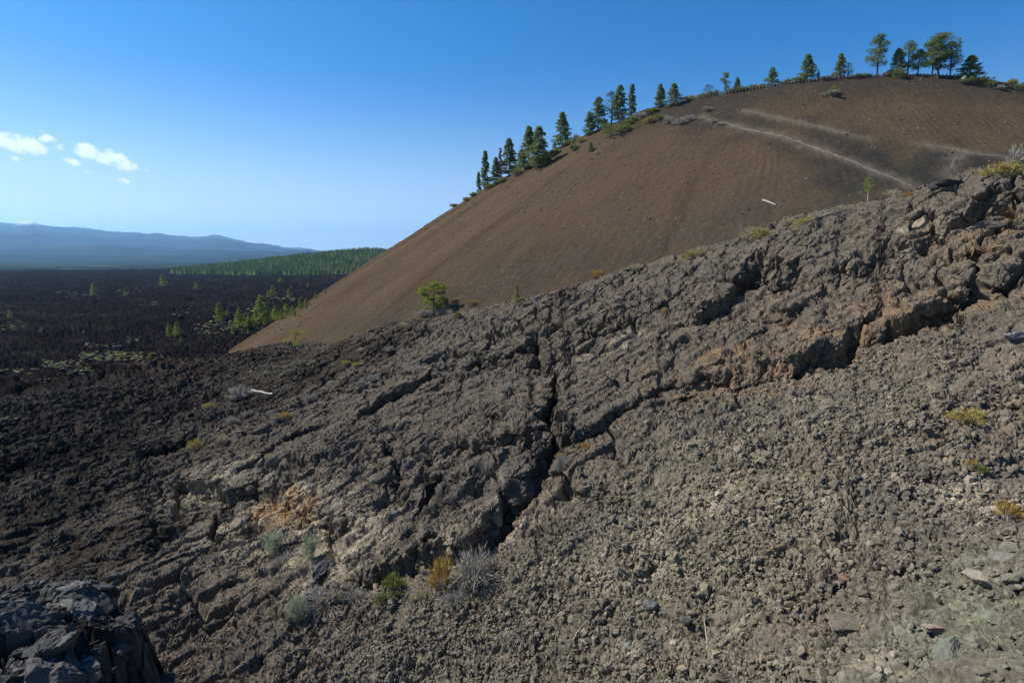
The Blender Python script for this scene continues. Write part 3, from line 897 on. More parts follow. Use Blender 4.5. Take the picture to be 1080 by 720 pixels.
# wooded hill
haz = np.radians(np.linspace(-40, 2, 160)); hrad = np.linspace(960, 1900, 90)
HX = hrad[:, None] * np.sin(haz); HY = hrad[:, None] * np.cos(haz)
hpx = 540 + FPX * np.tan(haz) / CP
hl = np.interp(hpx, [150, 185, 210, 240, 280, 320, 360, 385, 400, 430, 480, 540], [289, 287, 285, 281.5, 277, 272, 268, 266, 266.5, 272, 280, 285])
hzp = np.array([unproj(a, b, 1380 * math.cos(c))[2] for a, b, c in zip(hpx, hl, haz)])
HZ = PLAIN + (np.maximum(hzp, PLAIN)[None, :] - PLAIN) * smooth(1010, 1400, hrad[:, None]) * smooth(1900, 1420, hrad[:, None]) + fbm(HX / 60, HY / 60, 3, 521) * 1.0
hill_edge = smooth(-40, -36, np.degrees(haz))[None, :]
HZ = HZ - 6 * (1 - hill_edge) - 3 * smooth(980, 960, hrad[:, None])
HC = np.zeros(HX.shape + (3,), f32); HC[:] = (.06, .065, .04)
me = mesh_np('hill', np.stack([HX, HY, HZ], -1).reshape(-1, 3), grid_faces(*HX.shape)[:, ::-1], M_far, HC.reshape(-1, 3))
tag(link(bpy.data.objects.new('hill', me)), kind='structure')

# forest covering the hill: one mass of conifers
def forest(nt):
    r = np.sqrt(rng.random(nt) * (1430 ** 2 - 1000 ** 2) + 1000 ** 2)
    a = np.radians(rng.uniform(-33, -3, nt))
    keep = rng.random(nt) < 1
    pxx = 540 + FPX * np.tan(a) / CP
    keep &= (r > 1000 + np.interp(pxx, [150, 200, 260, 300, 400], [260, 120, 40, 10, 0]) + 25 * perlin(pxx / 30, r * 0, 5)) & (pxx > 178 + 12 * rng.random(nt))
    r, a = r[keep], a[keep]; m = len(r)
    x = r * np.sin(a); y = r * np.cos(a)
    i = np.interp(r, hrad, np.arange(len(hrad))); j = np.interp(a, haz, np.arange(len(haz)))
    z = HZ[i.round().astype(int), j.round().astype(int)]
    h = rng.uniform(8, 14, m); w = h * rng.uniform(.2, .3, m)
    vs = []; fs = []; tiers = 3; sides = 6
    tv = []
    for t in range(tiers):
        z0 = .12 + t * .26; z1 = min(1.0, z0 + .46); rad_ = 1 - t * .28
        for s_ in range(sides):
            th = 2 * math.pi * (s_ + .5 * t) / sides
            rj = rad_ * (1 if s_ % 2 else .72)
            tv.append((math.cos(th) * rj, math.sin(th) * rj, z0))
        tv.append((0, 0, z1))
    tv = np.array(tv); fl = []
    for t in range(tiers):
        b0 = t * (sides + 1)
        for s_ in range(sides):
            fl.append((b0 + s_, b0 + (s_ + 1) % sides, b0 + sides))
    fl = np.array(fl)
    V_ = tv[None] * np.stack([w, w, h], 1)[:, None, :]
    V_[:, :, :2] += rng.normal(0, .25, V_[:, :, :2].shape); V_[:, :, 2] += rng.normal(0, .3, V_.shape[:2])
    V_ += np.stack([x, y, z - .4], 1)[:, None, :]
    F_ = fl[None] + (np.arange(m) * len(tv))[:, None, None]
    cc = np.array((.27, .32, .115)) * rng.uniform(.65, 1.35, (m, 1)) * np.array([1, 1, 1]) + rng.normal(0, .006, (m, 3))
    cc = np.clip(np.repeat(cc, len(tv), 0), .01, 1)
    me = mesh_np('forest', V_.reshape(-1, 3), F_.reshape(-1, 3), M_forest, cc, smoothf=False)
    tag(link(bpy.data.objects.new('forest', me)), 'dense green conifer forest covering the low distant hill', 'forest', kind='stuff')


forest(9000)

# ------------------------------------------------------------------ loose rubble on the near slope
def ico(sub):
    import bmesh
    bm = bmesh.new(); bmesh.ops.create_icosphere(bm, subdivisions=sub, radius=1)
    v_ = np.array([v.co[:] for v in bm.verts]); f_ = np.array([[v.index for v in f.verts] for f in bm.faces]); bm.free()
    return v_, f_


def angular(V, planes, seed):
    """cut a ball by random planes: an angular stone"""
    r = np.random.default_rng(seed)
    V = V.copy()
    for _ in range(planes):
        nn = r.normal(size=3); nn /= np.linalg.norm(nn); o = r.uniform(.45, .8)
        d = V @ nn - o
        V = V - np.maximum(d, 0)[:, None] * nn
    V += r.normal(0, .02, V.shape)
    return V


iv, if_ = ico(2)
STONES = [angular(iv, 9, s) for s in range(10)]


RM_ = np.ones(X.shape, f32); RM_[near] = rmod; RM_ = back(RM_)


def rubble(nst):
    out = []
    a = rng.uniform(math.radians(-46), math.radians(46), nst * 4)
    r = np.exp(rng.uniform(math.log(3.5), math.log(45), nst * 4))
    x = r * np.sin(a); y = r * np.cos(a)
    wgt = .07 + .93 * lookup(screel, x, y)
    wgt *= 1 - .55 * lookup(slabl, x, y)
    cl = fbm(x / 1.4, y / 1.4, 3, 601)
    wgt *= smooth(-.5, .3, cl) * .8 + .2
    wgt *= np.clip(lookup(RM_, x, y), .15, 1)
    k = rng.random(len(x)) < wgt
    x, y, r = x[k][:nst], y[k][:nst], r[k][:nst]; m = len(x)
    size = np.clip(np.exp(rng.normal(math.log(.025), .5, m)), .011, .10) * (1 + r / 55)
    z = gz(x, y)
    c = gcol(x, y) * rng.uniform(.75, 1.45, (m, 1))
    # tumbled orientation
    q = rng.normal(size=(m, 4)); q /= np.linalg.norm(q, axis=1)[:, None]
    w_, x_, y_, z_ = q.T
    Rm = np.stack([1 - 2 * (y_ ** 2 + z_ ** 2), 2 * (x_ * y_ - z_ * w_), 2 * (x_ * z_ + y_ * w_),
                   2 * (x_ * y_ + z_ * w_), 1 - 2 * (x_ ** 2 + z_ ** 2), 2 * (y_ * z_ - x_ * w_),
                   2 * (x_ * z_ - y_ * w_), 2 * (y_ * z_ + x_ * w_), 1 - 2 * (x_ ** 2 + y_ ** 2)], 1).reshape(m, 3, 3)
    sc = size[:, None] * rng.uniform(.65, 1.35, (m, 3))
    which = rng.integers(0, len(STONES), m)
    B = np.stack(STONES)[which]                    # m,nv,3
    V_ = np.einsum('mij,mvj->mvi', Rm, B * sc[:, None, :])
    V_ += np.stack([x, y, z + size * .12], 1)[:, None, :]
    F_ = if_[None] + (np.arange(m) * len(iv))[:, None, None]
    cc = np.repeat(c, len(iv), 0)
    me = mesh_np('rubble', V_.reshape(-1, 3), F_.reshape(-1, 3), M_stone, cc, smoothf=False)
    tag(link(bpy.data.objects.new('rubble', me)), 'loose brown grey lava rubble scattered over the near slope', 'rubble', kind='stuff')


STONES_FULL = STONES
iv, if_ = ico(1)
STONES = [angular(iv, 8, s) for s in range(12)]
rubble(60000)
iv2, if2 = ico(4)


def cone_stones(nst):
    t = rng.uniform(0, 1, nst); idx = rng.integers(0, 259, nst)
    a = rng.uniform(-math.pi, 0, nst); d = 70 * rng.uniform(0, 1, nst) ** .7
    x = CR[idx, 0] + np.cos(a) * d; y = CR[idx, 1] + np.sin(a) * d
    k = (y > 60) & (perlin(x / 14, y / 14, 445) > -.15)
    x, y = x[k], y[k]; z = conelook(x, y); m = len(x)
    size = np.clip(np.exp(rng.normal(math.log(.11), .5, m)), .05, .5)
    B = np.stack(STONES)[rng.integers(0, len(STONES), m)] * (size[:, None] * rng.uniform(.6, 1.3, (m, 3)))[:, None, :]
    V_ = B + np.stack([x, y, z + size * .1], 1)[:, None, :]
    F_ = if_[None] + (np.arange(m) * len(iv))[:, None, None]
    cc = np.repeat(np.array((.13, .108, .088)) * rng.uniform(.5, 1.7, (m, 1)), len(iv), 0)
    me = mesh_np('scattered_stones', V_.reshape(-1, 3), F_.reshape(-1, 3), M_stone, cc, smoothf=False)
    tag(link(bpy.data.objects.new('scattered_stones', me)), 'small loose stones sprinkled over the brown cinder hillside', 'stones', kind='stuff')


cone_stones(9000)

# ------------------------------------------------------------------ single rocks
def rock(px, py, size, label, shape=(1, .8, .7), colr=(.11, .105, .1), seed=1, mat=None, sub=None, planes=10, name='boulder', lift=.25, rotz=None, group=None):
    p = hit(px, py)
    V = angular(iv2, planes, seed + 900)
    no = fbm3(V[:, 0] * 3 + seed, V[:, 1] * 3, V[:, 2] * 3, 4, seed, .6)
    V = V * (1 + .16 * no + .05 * fbm3(V[:, 0] * 11 + seed, V[:, 1] * 11, V[:, 2] * 11, 3, seed + 5, .7))[:, None] * np.array(shape) * size
    c_ = np.array(colr)[None] * (1 + .35 * fbm3(V[:, 0] * 6, V[:, 1] * 6, V[:, 2] * 6, 3, seed + 3))[:, None]
    me = mesh_np(name, V, if2, mat or M_stone, c_, smoothf=False)
    o = link(bpy.data.objects.new(name, me)); o.location = p + np.array([0, 0, size * shape[2] * lift])
    o.rotation_euler = (random.uniform(-.3, .3), random.uniform(-.3, .3), rotz if rotz is not None else random.uniform(0, 6))
    tag(o, label, 'rock', group)
    return o


rock(687, 640, .19, 'grey squared lava block standing alone on the small brown rubble', (1, .65, .6), (.12, .118, .112), 1, rotz=.1)
rock(724, 657, .12, 'dark angular stone just right of and below the grey squared block', (1, .9, .8), (.07, .068, .068), 2)
rock(664, 682, .13, 'pale grey pointed stone low on the rubble below the squared block', (.9, .6, 1), (.17, .165, .155), 3)
rock(872, 618, .16, 'flat grey slab overhanging the left side of the small black hole', (1.2, .8, .35), (.15, .135, .11), 4, rotz=.4)
rock(893, 611, .13, 'rusty brown stone capping the top right of the small black hole', (1, .8, .5), (.19, .13, .085), 5)
rock(896, 662, .30, 'broad flat grey slab with dark gap below near the bottom edge', (1.2, .8, .45), (.13, .114, .092), 6, rotz=.1, lift=-.1)
rock(1030, 612, .22, 'pale tan slab among greenish slabs at the lower right', (1, .9, .4), (.24, .21, .16), 7)
rock(986, 664, .17, 'pinkish tan wedge of rock on the greenish slabs', (1.4, .7, .4), (.24, .19, .15), 8, rotz=-.4)
rock(1065, 590, .2, 'blue grey slab against the right edge of the picture', (1.2, .8, .35), (.15, .138, .118), 9)
rock(1000, 690, .24, 'green tinted lichen slab close to the bottom right', (1.3, .9, .35), (.14, .145, .115), 10)
rock(1045, 655, .2, 'moss green slab below the pale tan slab at lower right', (1.2, .9, .4), (.13, .138, .10), 11)
rock(632, 605, .09, 'small round cream stone on the pale patch of rubble', (1, .9, .8), (.33, .28, .2), 12)
rock(970, 240, .42, 'cream buff boulder under the ledge left of the upper right crack', (1.3, .7, .9), (.27, .22, .15), 13, lift=.1)
rock(1040, 240, .42, 'large grey boulder wedged in the upper right crack', (1.3, .8, .6), (.125, .112, .098), 14, lift=.15)
rock(1003, 196, .36, 'black jagged slab sticking up on the skyline of the near slope', (2.0, .6, .45), (.05, .048, .048), 15, rotz=.25)
rock(987, 199, .3, 'small black knob beside the jagged skyline slab', (1.1, .7, .7), (.05, .048, .048), 16)
rock(1074, 357, .3, 'pale grey wedge shaped rock at the middle of the right edge', (1.3, .6, .5), (.2, .19, .18), 17)
rock(342, 603, .4, 'dark grey rounded boulder beside the dark hollow below the sage tufts', (1, .8, .9), (.085, .083, .08), 18)

# dark outcrop in the bottom left corner
def outcrop():
    ns = 620
    u = np.linspace(-1, 1, ns)
    GU, GV = np.meshgrid(u, u)
    c0 = unproj(10, 715, 11.2)
    X0 = c0[0] + GU * 3.4; Y0 = c0[1] + GV * 2.9
    rr = np.hypot(GU, GV * 1.0)
    rr = rr + .16 * fbm(GU * 2.2, GV * 2.2, 3, 701)
    top = c0[2] - .05 + (GU * -.25) * 1.0 + .75 * (1 - rr ** 2)
    b, ia = blocks(X0 / 1.05 + .3, Y0 / .8, 703, gap=.05, tilt=1.2, warp=.2)
    b_, ib = blocks(X0 / .42, Y0 / .34, 705, gap=.10, tilt=1.1, warp=.25)
    b5, ic = blocks(X0 / .14, Y0 / .13, 707, gap=.15, tilt=.9)
    h = top + .50 * b + .16 * b_ + .05 * b5 + .05 * fbm(X0 * 3, Y0 * 3, 3, 709)
    h = h - 4.5 * smooth(.62, .95, rr)
    sx = .25 * perlin(X0 * 1.1, Y0 * 1.1, 711)
    cc = np.array((.058, .053, .047))[None, None] * (.5 + .9 * ia * ib + .5 * ib)[..., None]
    li = smooth(.15, .5, fbm(X0 * 2.2, Y0 * 2.2, 4, 713))[..., None]
    cc = cc * (1 - li * .5) + np.array((.19, .19, .19)) * li * .5
    Vs = [np.stack([X0 + sx, Y0, h - .12], -1).reshape(-1, 3)]; Fs = [grid_faces(ns, ns)]; Cs = [cc.reshape(-1, 3) * .8]; off = len(Vs[0]); Ft = []
    rg = np.random.default_rng(5)
    i3, f3 = ico(4)
    for q in range(110):
        gu, gv = rg.uniform(-.85, .85), rg.uniform(-.9, .5)
        iu = int((gu + 1) / 2 * (ns - 1)); iw = int((gv + 1) / 2 * (ns - 1))
        if h[iw, iu] < c0[2] - 2.6: continue
        sz = rg.uniform(.12, .34) if q > 45 else rg.uniform(.45, .8)
        V = angular(i3, 13, q + 40) * np.array((1, rg.uniform(.5, .9), rg.uniform(.35, .75))) * sz
        V = V * (1 + .14 * fbm3(V[:, 0] / sz * 3 + q, V[:, 1] / sz * 3, V[:, 2] / sz * 3, 4, q, .6))[:, None] + .010 * rg.normal(size=V.shape) * sz
        a_ = rg.normal(size=3); a_ /= np.linalg.norm(a_)
        from mathutils import Matrix
        M3 = np.array(Matrix.Rotation(rg.uniform(-1.0, 1.0), 3, 'X') @ Matrix.Rotation(rg.uniform(-.8, .4), 3, 'Y') @ Matrix.Rotation(rg.uniform(-.8, .8), 3, 'Z'))
        V = V @ M3.T
        V = V + np.array([X0[iw, iu], Y0[iw, iu], h[iw, iu] - sz * .22])
        t_ = rg.uniform(.035, .11) if rg.random() > .22 else rg.uniform(.10, .17)
        Cs.append(np.ones((len(V), 3)) * np.array((1, .95, .88)) * t_ * rg.uniform(.85, 1.15, (len(V), 1)))
        Vs.append(V); Ft.append(f3 + off); off += len(V)
    me = mesh_np('rock_outcrop', np.concatenate(Vs), [Fs[0], np.concatenate(Ft)], M_outcrop, np.concatenate(Cs), smoothf=False)
    o = link(bpy.data.objects.new('rock_outcrop', me))
    tag(o, 'dark jagged basalt outcrop with shiny grey facets in the bottom left corner', 'rock')


outcrop()

# ------------------------------------------------------------------ vegetation builders
def tube_v(path, rads, sides=6):
    path = np.array(path, float); m = len(path)
    V_ = []; F_ = []
    for i in range(m):
        t = path[min(i + 1, m - 1)] - path[max(i - 1, 0)]; t = t / (np.linalg.norm(t) + 1e-9)
        a = np.cross(t, (0.3, 1, .1)); a /= np.linalg.norm(a) + 1e-9; b = np.cross(t, a)
        for s in range(sides):
            th = 2 * math.pi * s / sides
            V_.append(path[i] + rads[i] * (math.cos(th) * a + math.sin(th) * b))
    for i in range(m - 1):
        for s in range(sides):
            F_.append((i * sides + s, i * sides + (s + 1) % sides, (i + 1) * sides + (s + 1) % sides, (i + 1) * sides + s))
    return np.array(V_), np.array(F_)


def join(parts):
    Vs, Fs, k = [], [], 0
    for V_, F_ in parts:
        Vs.append(V_); Fs.append(F_ + k); k += len(V_)
    return np.concatenate(Vs), np.concatenate(Fs)


def tufts(centres, dirs, length, width, r, spread=.6):
    """one pointed blade (2 triangles as a quad kite) per centre"""
    m = len(centres)
    d = dirs + r.normal(0, spread, (m, 3)); d /= np.linalg.norm(d, axis=1)[:, None] + 1e-9
    s = np.cross(d, r.normal(size=(m, 3))); s /= np.linalg.norm(s, axis=1)[:, None] + 1e-9
    L = length * r.uniform(.6, 1.3, (m, 1)); Wd = width * r.uniform(.6, 1.3, (m, 1))
    p0 = centres; p1 = centres + d * L * .5 + s * Wd; p2 = centres + d * L; p3 = centres + d * L * .5 - s * Wd
    V_ = np.stack([p0, p1, p2, p3], 1).reshape(-1, 3)
    F_ = np.arange(m * 4).reshape(m, 4)
    return V_, F_


def fir_tree(seed, h=10, w=1.8, nbr=150, per=26, bare=.06, ragged=.3, lean=0.0):
    r = np.random.default_rng(seed)
    trunk = [tube_v([(0, 0, -.4), (lean * .3, 0, h * .3), (lean * .7, .05, h * .7), (lean, 0, h)], [h * .018, h * .014, h * .008, h * .001])]
    cs, ds = [], []
    for i in range(nbr):
        t = bare + (1 - bare) * ((i + r.random()) / nbr) ** .9
        z = t * h; a = r.uniform(0, 2 * math.pi)
        L = w * (1 - t) ** .75 * r.uniform(1 - ragged, 1.1) + .12
        if t < bare + .08: L *= .75
        dr = np.array([math.cos(a), math.sin(a), r.uniform(-.15, .25) - .12 * (1 - t)])
        base = np.array([lean * t, 0, z])
        if L > .5 and i % 3 == 0:
            trunk.append(tube_v([base, base + dr * L * .85], [h * .004, h * .001], 3))
        u = r.random(per) ** .6
        c = base + dr * (L * u)[:, None] + r.normal(0, .07 * h / 10, (per, 3)) * np.array([1, 1, .6])
        cs.append(c); ds.append(np.repeat((dr * .8 + np.array([0, 0, .1]))[None], per, 0))
    c = np.concatenate(cs); d = np.concatenate(ds)
    return join(trunk), tufts(c, d, .50 * h / 10, .12 * h / 10, r, .6)


def pine_tree(seed, h=10, w=2.2, clumps=30, per=90, bare=.28, lean=0.0, top=.92):
    r = np.random.default_rng(seed)
    trunk = [tube_v([(0, 0, -.4), (lean * .2, .05, h * .3), (lean * .6, -.05, h * .65), (lean, 0, h * top)], [h * .022, h * .018, h * .012, h * .003])]
    cs, ds = [], []
    for i in range(clumps):
        t = bare + (1 - bare) * (i + r.random() * .8) / clumps
        a = r.uniform(0, 2 * math.pi) + i * 2.4
        L = w * (math.sin(min(1, (t - bare) / (1 - bare) * .88 + .16) * math.pi) ** .6) * r.uniform(.45, 1.1)
        base = np.array([lean * t, 0, t * h - .35]); end = base + np.array([math.cos(a) * L, math.sin(a) * L, L * r.uniform(.05, .45)])
        trunk.append(tube_v([base, (base + end) / 2 + np.array([0, 0, -.05]), end], [h * .007, h * .005, h * .002], 4))
        rad_ = h * r.uniform(.05, .095)
        v_ = r.normal(size=(per, 3)); v_ /= np.linalg.norm(v_, axis=1)[:, None]
        k = rad_ * r.random(per)[:, None] ** .4
        c = end + v_ * k * np.array([1.2, 1.2, .6])
        cs.append(c); ds.append(v_ + np.array([0, 0, .5]))
    c = np.concatenate(cs); d = np.concatenate(ds)
    return join(trunk), tufts(c, d, .42 * h / 10, .085 * h / 10, r, .5)


def make_tree(name, builder, mat, trunkmat=None, **kw):
    (tv, tf), (lv, lf) = builder(**kw)
    e = bpy.data.objects.new(name, None); e.empty_display_size = .2
    t = bpy.data.objects.new('trunk', mesh_np('trunk', tv, tf, trunkmat or M_bark))
    c = bpy.data.objects.new('crown', mesh_np('crown', lv, lf, mat, smoothf=False))
    t.parent = e; c.parent = e
    e['h'] = 1.0
    return e, [t, c]


used = {}


def place_tree(tpl, p, h, label, cat='tree', group=None, h0=10.0, rz=None, wide=1.0):
    e, ch = tpl
    key = e.name
    if key in used:
        e = e.copy(); ch = [c.copy() for c in ch]
        for c in ch: c.parent = e
    else:
        used[key] = 1
    COL.objects.link(e)
    for c in ch: COL.objects.link(c)
    e.location = p; s = h / h0; e.scale = (s * wide, s * wide, s)
    e.rotation_euler = (0, 0, random.uniform(0, 6.28) if rz is None else rz)
    if 'h' in e: del e['h']
    tag(e, label, cat, group)
    return e


FIRS = [make_tree('fir_tree', fir_tree, M_fir, seed=s, w=w, per=34, ragged=rg_, lean=ln) for s, w, rg_, ln in ((1, 3.0, .5, .15), (2, 3.7, .55, -.1), (3, 2.7, .45, .2), (4, 4.2, .5, 0))]
SLIM = [make_tree('fir_tree', fir_tree, M_fir, seed=s, w=1.6, nbr=110, ragged=.6, per=26) for s in (11, 12)]
PINES = [make_tree('pine_tree', pine_tree, M_pine, seed=s, w=w, lean=l, clumps=c) for s, w, l, c in ((21, 2.0, .5, 30), (22, 2.8, -.3, 44), (23, 1.7, .2, 24), (24, 2.4, .0, 34))]
PALE = [make_tree('pine_tree', pine_tree, M_palepine, seed=s, w=2.4, clumps=20, per=50) for s in (31, 32)]
DEAD = [make_tree('dead_fir_tree', fir_tree, M_rusty, seed=41, w=.9, nbr=70, per=9, ragged=.7)]
BRIGHT = [make_tree('pine_tree', fir_tree, M_plainpine, seed=s, w=w, nbr=90, per=34, bare=.04, ragged=.6) for s, w in ((51, 4.0), (52, 5.0), (53, 3.4), (54, 4.4))]

PPM = lambda p: FPX / (p[1] * CP - p[2] * SP)     # pixels per metre at a place
G1 = 'conifers along the cinder cone skyline'
crest_trees = [
    (505, 202, 20, SLIM[0], 'small dark fir at the far left, lowest on the skyline of the brown hill', 1),
    (512, 199, 36, SLIM[1], 'tall thin ragged fir, lowest tall tree on the hill skyline', 1),
    (523, 192, 24, FIRS[2], 'short narrow fir just right of the lowest tall thin fir', 1),
    (528, 190, 31, DEAD[0], 'dead tree with rusty red needles showing between two firs on the hill skyline', 1),
    (537, 184, 35, FIRS[0], 'spired fir right of the rusty dead tree', 1),
    (550, 181, 22, FIRS[3], 'short fir at the left foot of the dense pair on the skyline', 1),
    (558, 178, 40, FIRS[0], 'tall dense fir, left one of the touching pair', 1),
    (568, 178, 40, FIRS[1], 'tall dense fir with broad base, right one of the touching pair', 1),
    (593, 155, 33, FIRS[1], 'solitary conical fir between two groups halfway up the hill skyline', 1),
    (585, 158, 8, FIRS[3], 'tiny fir seedling left of the solitary conical fir', 1),
    (621, 143, 23, FIRS[0], 'lower left fir leaning on a taller dark fir at the upper slope', 1),
    (631, 137, 31, FIRS[3], 'broad dark green fir with the lower fir at its left', 1),
    (645, 131, 32, PALE[0], 'greyish thin conifer behind the light green one', 1),
    (653, 128, 34, FIRS[1], 'light green fir in front of the greyish thin conifer', 1),
    (666, 122, 30, SLIM[0], 'thin dark ragged fir last before the dip in the skyline tree row', 1),
    (696, 113, 22, FIRS[2], 'small dark fir, left one of the short round pair', 1.2),
    (710, 112, 22, FIRS[3], 'short bushy rounded fir, right one of the short pair', 1.2),
    (747, 98, 13, PALE[1], 'small pale grey green pine by the left end of the low fence', 1.3),
    (765, 95, 22, PINES[2], 'round crowned green pine on the skyline beside a little fir', 1),
    (777, 94, 15, FIRS[2], 'little narrow fir right of the round crowned pine', 1),
    (814, 88, 18, FIRS[3], 'lone small triangular fir on the skyline above the tracks', 1.2),
    (851, 84, 26, FIRS[1], 'broad triangular fir on the hilltop left of a tiny sapling', 1.1),
    (863, 82, 9, SLIM[1], 'tiny thin sapling on the hilltop', 1),
    (886, 81, 24, FIRS[0], 'pointed fir on the hilltop with a pale pine against its right', 1.1),
    (894, 81, 15, PALE[0], 'pale open pine pressed against the pointed hilltop fir', 1.2),
    (925, 79, 41, PINES[0], 'tall leaning open pine standing apart, left of the hilltop clump', 1),
    (946, 79, 26, FIRS[3], 'short dark fir at the left of the hilltop clump', 1),
    (957, 79, 33, PINES[2], 'middle height pine behind the short dark hilltop fir', 1),
    (968, 79, 25, PINES[3], 'low spreading pine in the gap of the hilltop clump', 1.1),
    (983, 80, 37, PINES[3], 'tall pine with bare lower trunk left of the widest hilltop pine', .9),
    (989, 83, 43, PINES[1], 'widest and tallest pine of the hilltop clump with pale trunk', 1),
    (1002, 81, 34, PINES[0], 'open pine at the right side of the widest hilltop pine', 1),
    (1022, 84, 23, FIRS[3], 'low broad dark conifer, last tree at the right end of the hilltop', 1.5),
]
for px, py, hp, tpl, lab, wd in crest_trees:
    p = crest_place(px, py)
    p[2] -= .25
    e = place_tree(tpl, p, 1.06 * hp / PPM(p), lab, 'tree', G1, wide=wd * random.uniform(1.0, 1.2))
p = cone_hit(623, 160); place_tree(FIRS[3], p - np.array([0, 0, .2]), 10 / PPM(p), 'small lone fir out on the brown cinder slope below the skyline trees', 'tree', wide=1.2)

# trees on the lava field
G2 = 'young pines on the lava field'
numw = ['first', 'second', 'third', 'fourth', 'fifth', 'sixth', 'seventh', 'eighth', 'ninth', 'tenth', 'eleventh', 'twelfth', 'thirteenth', 'fourteenth', 'fifteenth', 'sixteenth', 'seventeenth', 'eighteenth', 'nineteenth', 'twentieth']
plain_trees = [
    (232, 340, 20, 'full green pine standing alone left of the lava field grove'), (253, 345, 19, 'pale green pine at the left end of the lava field grove'),
    (263, 343, 13, 'low pine filling the gap left of the tallest grove pine'), (276, 344, 31, 'tallest and densest pine of the lava field grove'),
    (270, 346, 18, 'short pine leaning on the left of the tallest grove pine'), (283, 343, 15, 'short pine on the right of the tallest grove pine'),
    (291, 338, 15, 'bright yellow green pine in the right half of the grove'), (303, 334, 13, 'upright pine near the right end of the grove'),
    (297, 337, 11, 'bushy low pine between the two yellow green ones in the grove'), (309, 331, 9, 'small pine right of the upright grove pine'),
    (317, 326, 12, 'rounded pine at the right tip of the grove by the brown slope'), (288, 312, 11, 'pine with flat top behind the grove on a pale patch'),
    (283, 313, 7, 'small pine left of the flat topped one behind the grove'), (305, 314, 9, 'thin pine standing behind the right part of the grove'),
    (333, 315, 8, 'pine close to the straight edge of the brown hill'), (343, 309, 6, 'tiny pine against the brown hill edge, farthest of that line'),
    (325, 303, 5, 'speck of a pine below the wooded hill by the brown slope'), (296, 298, 6, 'tiny far pine halfway between grove and wooded hill'),
    (246, 351, 10, 'low pine in front of the left end of the grove'), (207, 304, 7, 'small far pine left of the grove near the wooded hill'),
    (179, 355, 14, 'left one of two round pines alone on the dark lava'), (187, 353, 13, 'right one of two round pines alone on the dark lava'),
    (191, 360, 6, 'low green bushy pine below the two round pines'), (158, 378, 8, 'single bright green seedling beside the pale cushion plants'),
    (99, 312, 13, 'lone far pine on the dark lava toward the left'), (172, 302, 12, 'lone far pine on the dark lava below the start of the wooded hill'),
    (11, 336, 10, 'greyish green pine near the left edge of the picture'), (132, 312, 6, 'tiny pine between the two lone far pines'),
    (280, 330, 9, 'pine directly behind the tallest grove pine'), (262, 353, 7, 'scrubby pine in front of the grove on pale stones'),
    (300, 326, 6, 'scrubby pine behind the upright grove pine'), (240, 332, 7, 'small pine behind the one standing alone by the grove')]
for i, (px, py, hp, lab) in enumerate(plain_trees):
    p = hit(px, py, 60, 1700)
    if p is None: continue
    p[2] -= .3
    place_tree(BRIGHT[i % 4], p, (hp * 1.05) / PPM(p), lab, 'tree', G2, wide=1.0)

for i in range(16):
    t = (i + random.random()) / 16
    px = 248 + 78 * t + random.uniform(-4, 4); py = 347 - 22 * t + random.uniform(-5, 4)
    p = hit(px, py, 60, 1700); p[2] -= .25
    place_tree(BRIGHT[i % 4], p, random.uniform(5, 10) / PPM(p), 'low bushy pine crowded among the taller trees of the lava field grove', 'tree', 'low pines filling the grove', wide=1.5)

# nearer pines
NEARP = make_tree('young_pine', pine_tree, M_plainpine, seed=61, w=4.8, clumps=46, per=230, bare=.12, lean=.6)
p = hit(457, 331); place_tree(NEARP, p - np.array([0, 0, .05]), 34 / PPM(p), 'bushy bright green young pine on the near ridge against the brown slope', 'tree', rz=.4, wide=.95)
NEARP2 = make_tree('young_pine', fir_tree, M_plainpine, seed=62, w=2.6, nbr=60, per=30, ragged=.5)
p = hit(545, 319); place_tree(NEARP2, p - np.array([0, 0, .05]), 19 / PPM(p), 'small narrow young pine on the near ridge beside the bleached branch', 'tree', rz=1)
NEARP3 = make_tree('young_pine', pine_tree, M_plainpine, seed=63, w=3.6, clumps=16, per=70, bare=.4, lean=-.3)
p = hit(312, 377); place_tree(NEARP3, p - np.array([0, 0, .05]), 30 / PPM(p), 'thin pine with dark bare trunk where the brown slope meets dark lava', 'tree', rz=2)
NEARP4 = make_tree('young_pine', pine_tree, M_plainpine, trunkmat=M_deadwood, seed=64, w=1.9, clumps=18, per=60, bare=.45)
p = hit(915, 213); place_tree(NEARP4, p - np.array([0, 0, .03]), 25 / PPM(p), 'small sapling with pale trunk on the near ridge below the end of the track', 'tree', rz=0)

